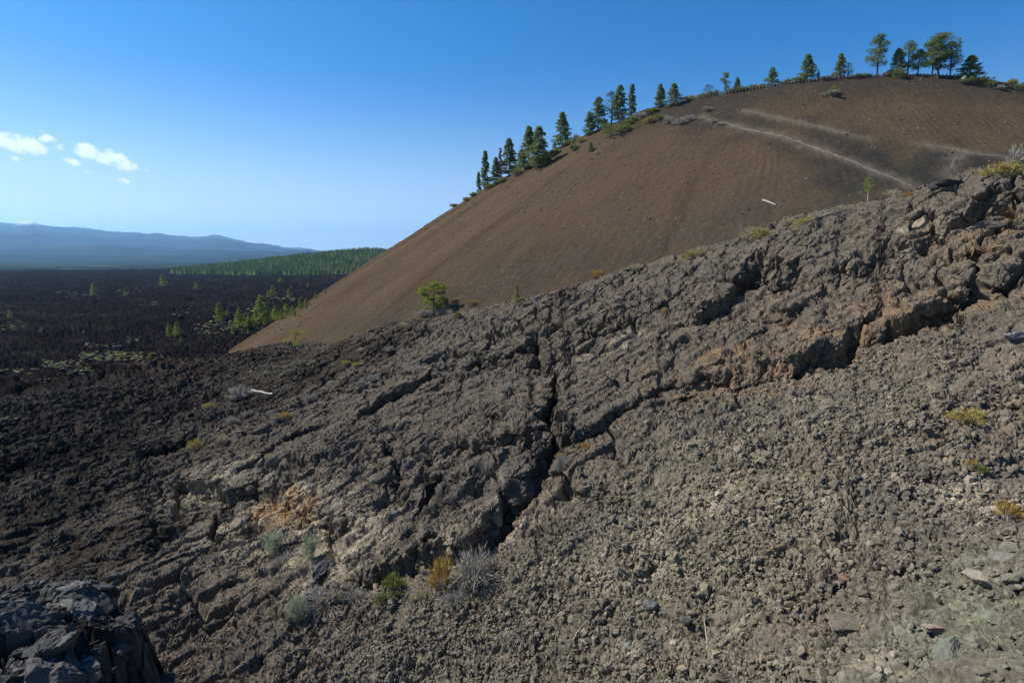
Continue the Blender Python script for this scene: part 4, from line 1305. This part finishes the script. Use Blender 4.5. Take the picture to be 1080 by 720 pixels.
# ------------------------------------------------------------------ shrubs, grass tufts and cushions
def shrub_mesh(name, mats, seed, nblade=420, flat=.55, stiff=.4, width=.011, leaf=True, droop=0.0, tw=60):
    """unit-wide (radius .5) plant with upright stems and leaf blades"""
    r = np.random.default_rng(seed)
    st = []
    ends = []
    for i in range(tw):
        a = r.uniform(0, 2 * math.pi); el = r.uniform(.25, 1.45)
        d = np.array([math.cos(a) * math.cos(el), math.sin(a) * math.cos(el), math.sin(el) * flat * 2 * .8])
        L = r.uniform(.3, .5)
        b = np.array([math.cos(a), math.sin(a), 0]) * r.uniform(0, .16)
        mid = b + d * L * .55 + np.array([0, 0, .03]); e = b + d * L + np.array([0, 0, -droop * L])
        st.append(tube_v([b - np.array([0, 0, .06]), mid, e], [.007, .005, .002], 3)); ends.append((b, mid, e))
    sv, sf = join(st)
    E = np.array(ends)                        # tw,3,3
    k = r.integers(0, tw, nblade); t = r.uniform(.35, 1.05, nblade)[:, None]
    c = np.where(t < .5, E[k, 0] * (1 - 2 * t) + E[k, 1] * 2 * t, E[k, 1] * (2 - 2 * t) + E[k, 2] * (2 * t - 1)) + r.normal(0, .02, (nblade, 3))
    d = (E[k, 2] - E[k, 0]); d /= np.linalg.norm(d, axis=1)[:, None]
    lv, lf = tufts(c, d, .13, width, r, stiff)
    V_ = np.concatenate([sv, lv]); F_ = [sf, lf + len(sv)]
    me = mesh_np(name, V_, F_, mats, smoothf=False)
    mi = np.zeros(len(me.polygons), np.int32); mi[:len(sf)] = 1
    me.polygons.foreach_set('material_index', mi)
    return me


SH = {
    'yellow': ('rabbitbrush', [shrub_mesh('rabbitbrush', [M_yellow, M_straw], s, 900, .5) for s in (1, 2, 3)]),
    'gold': ('rabbitbrush', [shrub_mesh('rabbitbrush', [M_gold, M_grey], s, 700, .6) for s in (4, 5)]),
    'green': ('green_shrub', [shrub_mesh('green_shrub', [M_green, M_grey], s, 900, .55, width=.016) for s in (6, 7)]),
    'brush': ('green_shrub', [shrub_mesh('green_shrub', [M_brush, M_bark], s, 900, .5, width=.03, stiff=.8) for s in (16, 17)]),
    'sage': ('sage_tuft', [shrub_mesh('sage_tuft', [M_sage, M_sage], s, 1100, .75, width=.010) for s in (8, 9)]),
    'grey': ('dead_bush', [shrub_mesh('dead_bush', [M_grey, M_grey], s, 500, .5, width=.005, droop=.15, tw=170) for s in (10, 11)]),
    'straw': ('grass_tuft', [shrub_mesh('grass_tuft', [M_straw, M_straw], s, 700, .5, width=.006, stiff=.3) for s in (12, 13)]),
    'whitish': ('grey_shrub', [shrub_mesh('grey_shrub', [M_grey, M_grey], s, 900, .55, width=.016) for s in (14, 15)]),
}


def shrub(kind, px, py, wpx, hpx, label, cat='shrub', group=None, fn=None):
    nm, meshes = SH[kind]
    p = (fn or hit)(px, py)
    if p is None: return
    o = link(bpy.data.objects.new(nm, random.choice(meshes)))
    s = 1 / PPM(p)
    sx = wpx * s / .85; sz = hpx * s / .48
    o.scale = (sx, min(sx, max(sz, sx * .6)), sz)
    o.location = p - np.array([0, 0, .02]); o.rotation_euler = (0, 0, random.uniform(0, 6.28))
    tag(o, label, cat, group)


for a in [
    ('yellow', 1022, 445, 42, 17, 'wide dry yellow bush on the right side of the grey scree'),
    ('yellow', 1058, 186, 40, 17, 'bright yellow bush on the near ridge at the right edge of the picture'),
    ('straw', 1030, 184, 22, 9, 'pale dry grass at the left foot of the bright yellow ridge bush'),
    ('yellow', 803, 252, 16, 13, 'compact yellow bush on the ridge beside the pale stub'),
    ('straw', 790, 250, 16, 13, 'straw coloured tuft left of the compact yellow ridge bush'),
    ('yellow', 848, 238, 22, 10, 'low yellow bush with straw grass on the ridge line'),
    ('straw', 831, 238, 20, 9, 'straw grass tuft joined to the low yellow ridge bush'),
    ('gold', 1062, 548, 24, 22, 'brown and gold bush near the right edge of the scree'),
    ('green', 1035, 497, 10, 8, 'tiny green tuft above the brown and gold bush'),
    ('gold', 1024, 492, 12, 9, 'small rusty tuft beside the tiny green tuft on the scree'),
    ('gold', 618, 474, 11, 9, 'small golden tuft in the scree right of the long crack', ),
    ('gold', 591, 485, 11, 9, 'small golden tuft at the foot of the long crack'),
    ('straw', 600, 480, 14, 10, 'straw grass between the two small golden tufts by the crack'),
    ('grey', 592, 496, 16, 22, 'thin grey dead stems hanging below the golden tuft by the crack'),
    ('yellow', 727, 273, 13, 10, 'yellow bush low on the ridge between pale grasses'),
    ('straw', 738, 269, 14, 10, 'straw tuft right of the low yellow ridge bush'),
    ('straw', 702, 280, 16, 11, 'round straw coloured bush on the ridge'),
    ('straw', 672, 284, 24, 7, 'long pale grass strip on the ridge'),
    ('gold', 630, 293, 14, 8, 'tan tuft where the ridge drops toward the bleached branch'),
    ('gold', 466, 622, 28, 36, 'orange yellow bush between green tufts and grey dead bush'),
    ('gold', 478, 596, 20, 20, 'brownish upper tuft behind the orange yellow bush'),
    ('grey', 500, 612, 52, 46, 'large pale grey dead bush sprawling right of the orange yellow bush'),
    ('grey', 480, 634, 40, 14, 'low grey dead twigs under the orange yellow bush'),
    ('green', 416, 622, 24, 18, 'bright green bush left of the orange yellow bush'),
    ('green', 403, 636, 14, 12, 'small green tuft under the bright green bush'),
    ('green', 406, 602, 9, 9, 'tiny green tuft above the bright green bush'),
    ('straw', 445, 630, 20, 12, 'dry tan grass between the green and orange bushes'),
    ('sage', 288, 584, 22, 20, 'pale green sage tuft under the tan rock face, left one'),
    ('sage', 327, 590, 17, 22, 'pale green sage tuft under the tan rock face, right one'),
    ('grey', 300, 592, 26, 12, 'grey twigs at the foot of the two sage tufts'),
    ('grey', 345, 645, 62, 30, 'wide grey dead bush along the foot of the dark rock'),
    ('sage', 314, 652, 20, 24, 'sage tuft at the left end of the wide grey dead bush'),
    ('grey', 375, 632, 34, 16, 'grey dead twigs trailing right from the wide dead bush'),
    ('green', 362, 632, 10, 7, 'small green sprig above the wide grey dead bush'),
    ('yellow', 206, 474, 15, 12, 'yellow green bush on the lower left slope'),
    ('straw', 236, 466, 13, 9, 'pale straw tuft right of the yellow green bush on the lower slope'),
    ('whitish', 251, 421, 22, 14, 'whitish grey shrub touching the left end of the fallen white log'),
    ('gold', 300, 442, 14, 8, 'golden low tuft on the slope below the white log'),
    ('whitish', 327, 424, 13, 9, 'grey white shrub right of and below the white log'),
    ('whitish', 292, 462 - 20, 10, 7, 'grey tuft touching the golden low tuft'),
    ('yellow', 220, 430, 11, 6, 'yellow low tuft left of and below the whitish shrub'),
    ('whitish', 245, 446, 11, 7, 'small grey shrub halfway down the lower left slope'),
    ('whitish', 262, 440, 9, 7, 'smallest pale shrub below the white log'),
    ('whitish', 393, 402, 11, 8, 'grey white shrub on the dark rubble below the thin pine, upper one'),
    ('whitish', 381, 408, 9, 8, 'grey white shrub on the dark rubble, lower one'),
    ('yellow', 376, 386, 9, 5, 'yellow green cushion on dark rubble left of the middle ridge'),
    ('yellow', 364, 384, 8, 5, 'yellow cushion beside the yellow green cushion on dark rubble'),
    ('straw', 382, 371, 14, 5, 'flat straw tuft on dark rubble above the yellow cushions'),
    ('whitish', 412, 371, 9, 6, 'grey shrub right of the flat straw tuft'),
    ('whitish', 440, 392, 22, 7, 'low whitish shrub on the smooth slab below the bushy pine'),
    ('straw', 425, 345, 16, 5, 'dry tuft on the ridge left of the bushy bright pine'),
    ('gold', 498, 322, 12, 6, 'golden dry tuft right of the bushy bright pine'),
    ('green', 483, 335, 8, 6, 'little green tuft right of the foot of the bushy pine'),
    ('grey', 470, 331, 20, 8, 'grey twiggy bush at the right foot of the bushy pine'),
    ('grey', 448, 333, 18, 10, 'grey dead branches at the left foot of the bushy pine'),
    ('gold', 958, 208, 11, 6, 'small orange dry tuft on the ridge right of the pale sapling'),
    ('straw', 940, 207, 16, 8, 'dry tuft on the ridge between sapling and orange tuft'),
    ('straw', 893, 222, 16, 7, 'dry grass on the ridge left of the pale sapling'),
    ('whitish', 1070, 178, 12, 24, 'tall grey green sprig behind the bright yellow ridge bush'),
    ('gold', 700, 330, 8, 5, 'tiny golden tuft on the rock below the ridge grasses'),
    ('straw', 760, 305, 8, 5, 'tiny straw tuft above the wide dark recess'),
]:
    shrub(*a)

# brush along the crest and pale tufts on the cone
G3 = 'low brush along the hill crest'
i = 0
for px, py, wp, hp, kd in [
    (480, 218, 9, 3, 'brush'), (492, 212, 8, 4, 'brush'), (500, 207, 7, 4, 'brush'), (517, 199, 9, 5, 'green'), (531, 192, 10, 5, 'brush'), (545, 185, 12, 6, 'green'), (551, 182, 10, 5, 'straw'), (575, 173, 12, 9, 'brush'),
    (580, 166, 11, 6, 'green'), (588, 162, 9, 5, 'brush'), (600, 153, 9, 5, 'brush'), (608, 149, 8, 6, 'whitish'), (613, 150, 10, 5, 'yellow'), (606, 158, 9, 5, 'green'), (640, 137, 12, 6, 'green'), (648, 142, 22, 6, 'green'),
    (658, 139, 14, 6, 'green'), (662, 132, 13, 5, 'green'), (668, 128, 10, 5, 'brush'), (676, 124, 11, 5, 'whitish'), (684, 121, 10, 5, 'green'), (691, 118, 9, 4, 'brush'), (684, 130, 10, 6, 'yellow'), (692, 127, 12, 5, 'green'),
    (705, 130, 12, 6, 'whitish'), (716, 131, 11, 5, 'whitish'), (726, 128, 10, 5, 'whitish'), (722, 105, 10, 4, 'green'), (731, 104, 9, 4, 'yellow'), (742, 102, 9, 4, 'green'), (753, 100, 12, 5, 'green'), (770, 97, 12, 4, 'green'),
    (783, 96, 11, 5, 'brush'), (793, 94, 10, 5, 'green'), (803, 92, 8, 4, 'brush'), (826, 88, 9, 3, 'straw'), (836, 87, 16, 4, 'green'), (846, 86, 10, 3, 'green'), (872, 84, 14, 3, 'green'), (903, 82, 14, 3, 'green'),
    (914, 81, 8, 3, 'green'), (948, 83, 9, 9, 'green'), (937, 80, 9, 4, 'brush'), (1030, 88, 22, 5, 'green'), (1043, 92, 11, 6, 'green'), (1016, 88, 14, 4, 'green'), (1067, 88, 7, 6, 'brush'), (1075, 95, 12, 6, 'green'), (1053, 95, 10, 4, 'whitish'),
    (878, 99, 10, 6, 'green'), (878, 101, 17, 4, 'whitish'), (746, 117, 8, 4, 'whitish'), (752, 130, 9, 4, 'whitish'), (760, 132, 7, 3, 'whitish'), (630, 162, 8, 3, 'straw'), (600, 190 + 20, 4, 2, 'straw')]:
    i += 1
    w_, h_ = {'green': ('leafy green', 0), 'brush': ('dark green', 0), 'whitish': ('pale grey', 0), 'yellow': ('yellowish', 0), 'straw': ('straw coloured', 0)}[kd]
    near_t = min(crest_trees, key=lambda t: abs(t[0] - px) + .5 * abs(t[1] - py))
    side = 'left of' if px < near_t[0] - 3 else ('right of' if px > near_t[0] + 3 else 'below')
    desc = near_t[4].split(',')[0]
    desc = ' '.join(desc.split()[:8])
    size = 'wide' if wp > 12 else ('low' if hp < 5 else 'small')
    lab = f'{size} {w_} bush {side} the {desc}'
    fnn = crest_place
    p_ = crest_place(px, py)
    nm, meshes = SH[kd]
    o = link(bpy.data.objects.new('crest_shrub', random.choice(meshes)))
    s = 1.25 / PPM(p_); sx = wp * s / .85; sz = max(hp, 3) * s / .48
    o.scale = (sx, sx * .8, sz); o.location = p_ - np.array([0, 0, .1]); o.rotation_euler = (0, 0, random.uniform(0, 6))
    tag(o, lab, 'bush', G3)

# pale low cushion plants on the lava field: a mat nobody could count
def cushions():
    Vs, Fs, Cs, k = [], [], [], 0
    spots = []
    for (x0, y0, x1, y1, nn) in [(85, 371, 150, 380, 170), (45, 380, 90, 388, 60), (60, 384, 100, 392, 40), (0, 388, 40, 395, 20), (70, 388, 90, 395, 16), (90, 362, 135, 366, 20), (150, 372, 180, 380, 14), (205, 338, 262, 352, 90), (255, 325, 320, 345, 60), (0, 338, 26, 348, 14),
                             (120, 355, 150, 362, 10), (270, 345, 300, 352, 20), (285, 312, 320, 318, 24), (60, 308, 90, 314, 10), (110, 303, 160, 310, 14), (300, 330, 330, 335, 12), (0, 398, 60, 404, 8), (255, 385, 300, 400, 14),
                             (320, 375, 420, 400, 18), (0, 440, 20, 443, 8), (190, 440, 300, 470, 16), (180, 325, 240, 335, 14), (150, 318, 170, 322, 8)]:
        for _ in range(nn):
            spots.append((rng.uniform(x0, x1), rng.uniform(y0, y1), y0))
    for px, py, y0 in spots:
        p = hit(px, py, 25, 1700)
        if p is None: continue
        s = rng.uniform(.8, 2.4) / PPM(p) * .9
        V_ = iv_c * (1 + .25 * rng.normal(size=(len(iv_c), 1))) * np.array([s, s * 1.1, s * .38]) + p
        c = np.array((.21, .21, .085)) if rng.random() < .72 else np.array((.17, .16, .135))
        Vs.append(V_); Fs.append(if_c + k); k += len(V_); Cs.append(np.repeat((c * rng.uniform(.6, 1.15))[None], len(V_), 0))
    me = mesh_np('cushion_plants', np.concatenate(Vs), np.concatenate(Fs), M_mat, np.concatenate(Cs), smoothf=True)
    tag(link(bpy.data.objects.new('cushion_plants', me)), 'pale yellow green cushion plants dotted over the dark lava field', 'ground cover', kind='stuff')


iv_c, if_c = ico(2)
cushions()

# ------------------------------------------------------------------ dead wood
def log(name, pa, pb, ra, rb, label, cat='log', lift=.5, branches=0, mat=None, seed=1, bow=.04, up=False):
    A_ = hit(*pa)
    B_ = hit(*pb) if not up else unproj(pb[0], pb[1], A_[1] * CP - A_[2] * SP)
    if len(pa) == 2 and A_ is not None and B_ is not None:
        r = np.random.default_rng(seed)
        m = 9; t = np.linspace(0, 1, m)
        path = A_[None] * (1 - t)[:, None] + B_[None] * t[:, None]
        L = np.linalg.norm(B_ - A_)
        path[:, 2] += np.sin(t * math.pi) * bow * L
        path += r.normal(0, .008 * L, path.shape)
        zz = both(path[:, 0], path[:, 1]); path[:, 2] = np.maximum(path[:, 2], zz.astype(float) + ra * .2)
        path[:, 2] += ra * lift
        rads = ra + (rb - ra) * t
        parts = [tube_v(path - A_, rads, 8)]
        for b in range(branches):
            i_ = r.integers(2, m - 1); d = r.normal(size=3); d[2] = abs(d[2]); d /= np.linalg.norm(d)
            parts.append(tube_v([path[i_] - A_, path[i_] - A_ + d * L * .16], [rb * .7, rb * .2], 5))
        V_, F_ = join(parts)
        # close the ends
        caps = []
        o = link(bpy.data.objects.new(name, mesh_np(name, V_, F_, mat or M_deadwood)))
        o.location = A_; tag(o, label, cat)


log('fallen_log', (265, 412), (288, 417), .10, .07, 'bleached white log lying on dark lava beside the whitish shrub', bow=.0, seed=3)
log('dead_branch', (568, 324), (558, 310), .07, .035, 'bleached branch leaning on the near ridge right of the narrow young pine', 'branch', branches=2, seed=4, up=True)
log('fallen_log', (804, 212), (818, 217), .22, .12, 'short bleached log lying out on the brown cinder slope', seed=5)
log('dead_branch', (783, 246), (780, 236), .05, .03, 'pale broken stub standing on the ridge left of the compact yellow bush', 'branch', seed=6, up=True)
log('dead_branch', (866, 229), (884, 224), .03, .02, 'thin pale stick lying along the near ridge left of the sapling', 'branch', seed=7)
log('twig', (603, 677), (622, 653), .010, .005, 'thin curved white twig on the brown rubble near the bottom', 'twig', seed=8, bow=.12)
log('twig', (746, 686), (742, 652), .009, .005, 'thin upright white twig on the rubble right of the dark angular stone', 'twig', seed=9, bow=.1)
log('twig', (493, 622), (506, 608), .010, .006, 'short pale twig at the front of the large grey dead bush', 'twig', seed=10)
log('twig', (783, 652), (798, 645), .008, .005, 'faint short twig where rubble meets speckled slabs', 'twig', seed=11)
log('fallen_log', (1013, 87.5), (1018, 82.5), .5, .35, 'white leaning stump under the last broad conifer on the hilltop', 'stump', seed=12, bow=0, up=True)
log('dead_branch', (1036, 86), (1039, 80.5), .3, .18, 'grey leaning dead trunk behind the hilltop bushes at the right', 'stump', seed=13, bow=0, up=True)

# low fence of posts along the rim path
def fence():
    pts = [(735, 105.5), (755, 101.5), (775, 98.5), (795, 95), (815, 92), (835, 89), (850, 87.5), (885, 84), (920, 81.5), (960, 81), (1000, 82), (1010, 82.5)]
    P = np.array([crest_place(a, b) for a, b in pts])
    pass
    sg = np.concatenate([[0], np.cumsum(np.linalg.norm(np.diff(P[:, :2], axis=0), axis=1))])
    e = bpy.data.objects.new('post_fence', None); COL.objects.link(e)
    e.location = P[0]; base = P[0]
    tag(e, 'low dark fence of short posts and a rail along the path on the hill crest', 'fence')
    nn = 74; t = np.linspace(0, sg[-1], nn)
    x = np.interp(t, sg, P[:, 0]); y = np.interp(t, sg, P[:, 1]); z = both(x, y)
    V0, F0 = tube_v([(0, 0, -.3), (0, 0, .3), (.01, 0, .78), (.01, 0, .8)], [.17, .16, .15, .02], 6)
    me = mesh_np('post', V0, F0, M_post)
    for i in range(nn):
        o = bpy.data.objects.new('post', me); COL.objects.link(o); o.parent = e
        o.location = (x[i] - base[0], y[i] - base[1], z[i] - base[2]); o.rotation_euler = (random.uniform(-.08, .08), random.uniform(-.08, .08), random.uniform(0, 6))
        o.scale = (1, 1, random.uniform(.8, 1.15))
    path = np.stack([x - base[0], y - base[1], z - base[2] + .42], 1)
    V1, F1_ = tube_v(path, [.09] * nn, 6)
    o = bpy.data.objects.new('rail', mesh_np('rail', V1, F1_, M_post)); COL.objects.link(o); o.parent = e


fence()

# ------------------------------------------------------------------ sun, sky, haze
SUN_AZ = math.radians(-76)      # from +Y towards +X
SUN_EL = math.radians(44)
sd = Vector((math.sin(SUN_AZ) * math.cos(SUN_EL), math.cos(SUN_AZ) * math.cos(SUN_EL), math.sin(SUN_EL)))
sl = bpy.data.lights.new('sun', 'SUN'); sl.energy = 5.0; sl.angle = math.radians(.53); sl.color = (1, .94, .85)
so = bpy.data.objects.new('sun', sl); COL.objects.link(so)
so.rotation_euler = (-sd).to_track_quat('-Z', 'Y').to_euler()

world = bpy.data.worlds.new('World'); scene.world = world; world.use_nodes = True
nt = world.node_tree; N = nt.nodes; L = nt.links
bg = N['Background']; bg.inputs['Strength'].default_value = .088
sky = N.new('ShaderNodeTexSky'); sky.sky_type = 'NISHITA'; sky.sun_disc = False
sky.sun_elevation = SUN_EL; sky.sun_rotation = SUN_AZ % (2 * math.pi)
sky.altitude = 1500; sky.air_density = 1.0; sky.dust_density = .7; sky.ozone_density = 4.5
tc = N.new('ShaderNodeTexCoord')
nz = N.new('ShaderNodeTexNoise'); nz.inputs['Scale'].default_value = 62; nz.inputs['Detail'].default_value = 9; nz.inputs['Roughness'].default_value = .62
L.new(tc.outputs['Generated'], nz.inputs['Vector'])


def math_node(op, a, b=None, clamp=False):
    nd = N.new('ShaderNodeMath'); nd.operation = op; nd.use_clamp = clamp
    for i_, v_ in enumerate((a, b)):
        if v_ is None: continue
        if isinstance(v_, (int, float)): nd.inputs[i_].default_value = v_
        else: L.new(v_, nd.inputs[i_])
    return nd.outputs[0]


total = None
for px, py, w_, h_, k in [(20, 152, 32, 9, 1), (46, 146, 12, 5, .8), (62, 155, 8, 4, .45), (95, 160, 17, 8, 1), (115, 166, 18, 8, 1), (133, 175, 13, 6, 1), (74, 171, 10, 4, .8), (96, 182, 7, 3, .55), (131, 191, 6, 3, .8), (14, 167, 9, 3, .4), (154, 180, 5, 4, .3), (-40, 150, 35, 12, 1), (40, 138, 6, 3, .4)]:
    c = Vector(ray(px, py)).normalized()
    right = Vector((1, 0, 0)); right = (right - c * right.dot(c)).normalized(); up = c.cross(right) * -1
    up = right.cross(c) * 1.0
    sc_ = (c.dot(Vector((0, CP, -SP))))
    tilt = math.radians(-14)
    r2 = right * math.cos(tilt) + up * math.sin(tilt); u2 = -right * math.sin(tilt) + up * math.cos(tilt)
    da = N.new('ShaderNodeVectorMath'); da.operation = 'DOT_PRODUCT'; L.new(tc.outputs['Generated'], da.inputs[0]); da.inputs[1].default_value = r2 / (w_ * 1.12 / FPX * sc_)
    db = N.new('ShaderNodeVectorMath'); db.operation = 'DOT_PRODUCT'; L.new(tc.outputs['Generated'], db.inputs[0]); db.inputs[1].default_value = u2 / (h_ * 1.3 / FPX * sc_)
    dc = N.new('ShaderNodeVectorMath'); dc.operation = 'DOT_PRODUCT'; L.new(tc.outputs['Generated'], dc.inputs[0]); dc.inputs[1].default_value = c
    a2 = math_node('MULTIPLY', da.outputs['Value'], da.outputs['Value']); b2_ = math_node('MULTIPLY', db.outputs['Value'], db.outputs['Value'])
    s_ = math_node('SUBTRACT', 1.0, math_node('SQRT', math_node('ADD', a2, b2_)))
    front = math_node('GREATER_THAN', dc.outputs['Value'], .5)
    s_ = math_node('MULTIPLY', math_node('MAXIMUM', s_, 0.0), math_node('MULTIPLY', front, float(k)))
    total = s_ if total is None else math_node('MAXIMUM', total, s_)
nn_ = math_node('MULTIPLY', math_node('SUBTRACT', nz.outputs[0], .5), 3.2)
den = math_node('ADD', total, math_node('MULTIPLY', nn_, math_node('MINIMUM', math_node('MULTIPLY', total, 3.0), 1.0)))
mr = N.new('ShaderNodeMapRange'); mr.interpolation_type = 'SMOOTHSTEP'; mr.inputs[1].default_value = .03; mr.inputs[2].default_value = .8
mr.inputs[3].default_value = 0; mr.inputs[4].default_value = .95
L.new(den, mr.inputs[0])
hs = N.new('ShaderNodeHueSaturation'); sx_ = N.new('ShaderNodeSeparateXYZ'); L.new(tc.outputs['Generated'], sx_.inputs[0])
sm_ = N.new('ShaderNodeMapRange'); sm_.interpolation_type = 'SMOOTHERSTEP'; sm_.inputs[1].default_value = -.05; sm_.inputs[2].default_value = .34; sm_.inputs[3].default_value = .62; sm_.inputs[4].default_value = 1.38
L.new(sx_.outputs[2], sm_.inputs[0]); L.new(sm_.outputs[0], hs.inputs['Saturation']); L.new(sky.outputs[0], hs.inputs['Color'])
mx = N.new('ShaderNodeMix'); mx.data_type = 'RGBA'
L.new(mr.outputs[0], mx.inputs[0]); L.new(hs.outputs[0], mx.inputs[6]); mx.inputs[7].default_value = (8.2, 8.5, 9.0, 1)
L.new(mx.outputs[2], bg.inputs[0])

# haze: one closed box of clear blue air round everything
bx0, bx1, by0, by1, bz0, bz1 = -32000, 32000, -2000, 33000, -60, 1600
V_ = np.array([(x, y, z) for z in (bz0, bz1) for y in (by0, by1) for x in (bx0, bx1)], float)
F_ = np.array([(0, 2, 3, 1), (4, 5, 7, 6), (0, 1, 5, 4), (2, 6, 7, 3), (0, 4, 6, 2), (1, 3, 7, 5)])
mh = bpy.data.materials.new('haze_air'); mh.use_nodes = True
nth = mh.node_tree
for nd in list(nth.nodes):
    if nd.type != 'OUTPUT_MATERIAL': nth.nodes.remove(nd)
pv = nth.nodes.new('ShaderNodeVolumePrincipled')
pv.inputs['Color'].default_value = (.32, .63, 1.0, 1); pv.inputs['Density'].default_value = 4.6e-5; pv.inputs['Anisotropy'].default_value = .35
nth.links.new(pv.outputs[0], nth.nodes['Material Output'].inputs['Volume'])
hz_o = link(bpy.data.objects.new('haze', mesh_np('haze', V_, F_, mh, smoothf=False)))
tag(hz_o, 'thin blue haze in the air over the lava plain and far mountains', 'haze', kind='stuff')

scene.view_settings.view_transform = 'Standard'
scene.view_settings.look = 'None'
scene.view_settings.exposure = 0.7
scene.view_settings.gamma = 1.0
scene.cycles.max_bounces = 5
scene.cycles.volume_bounces = 2
scene.cycles.use_denoising = True
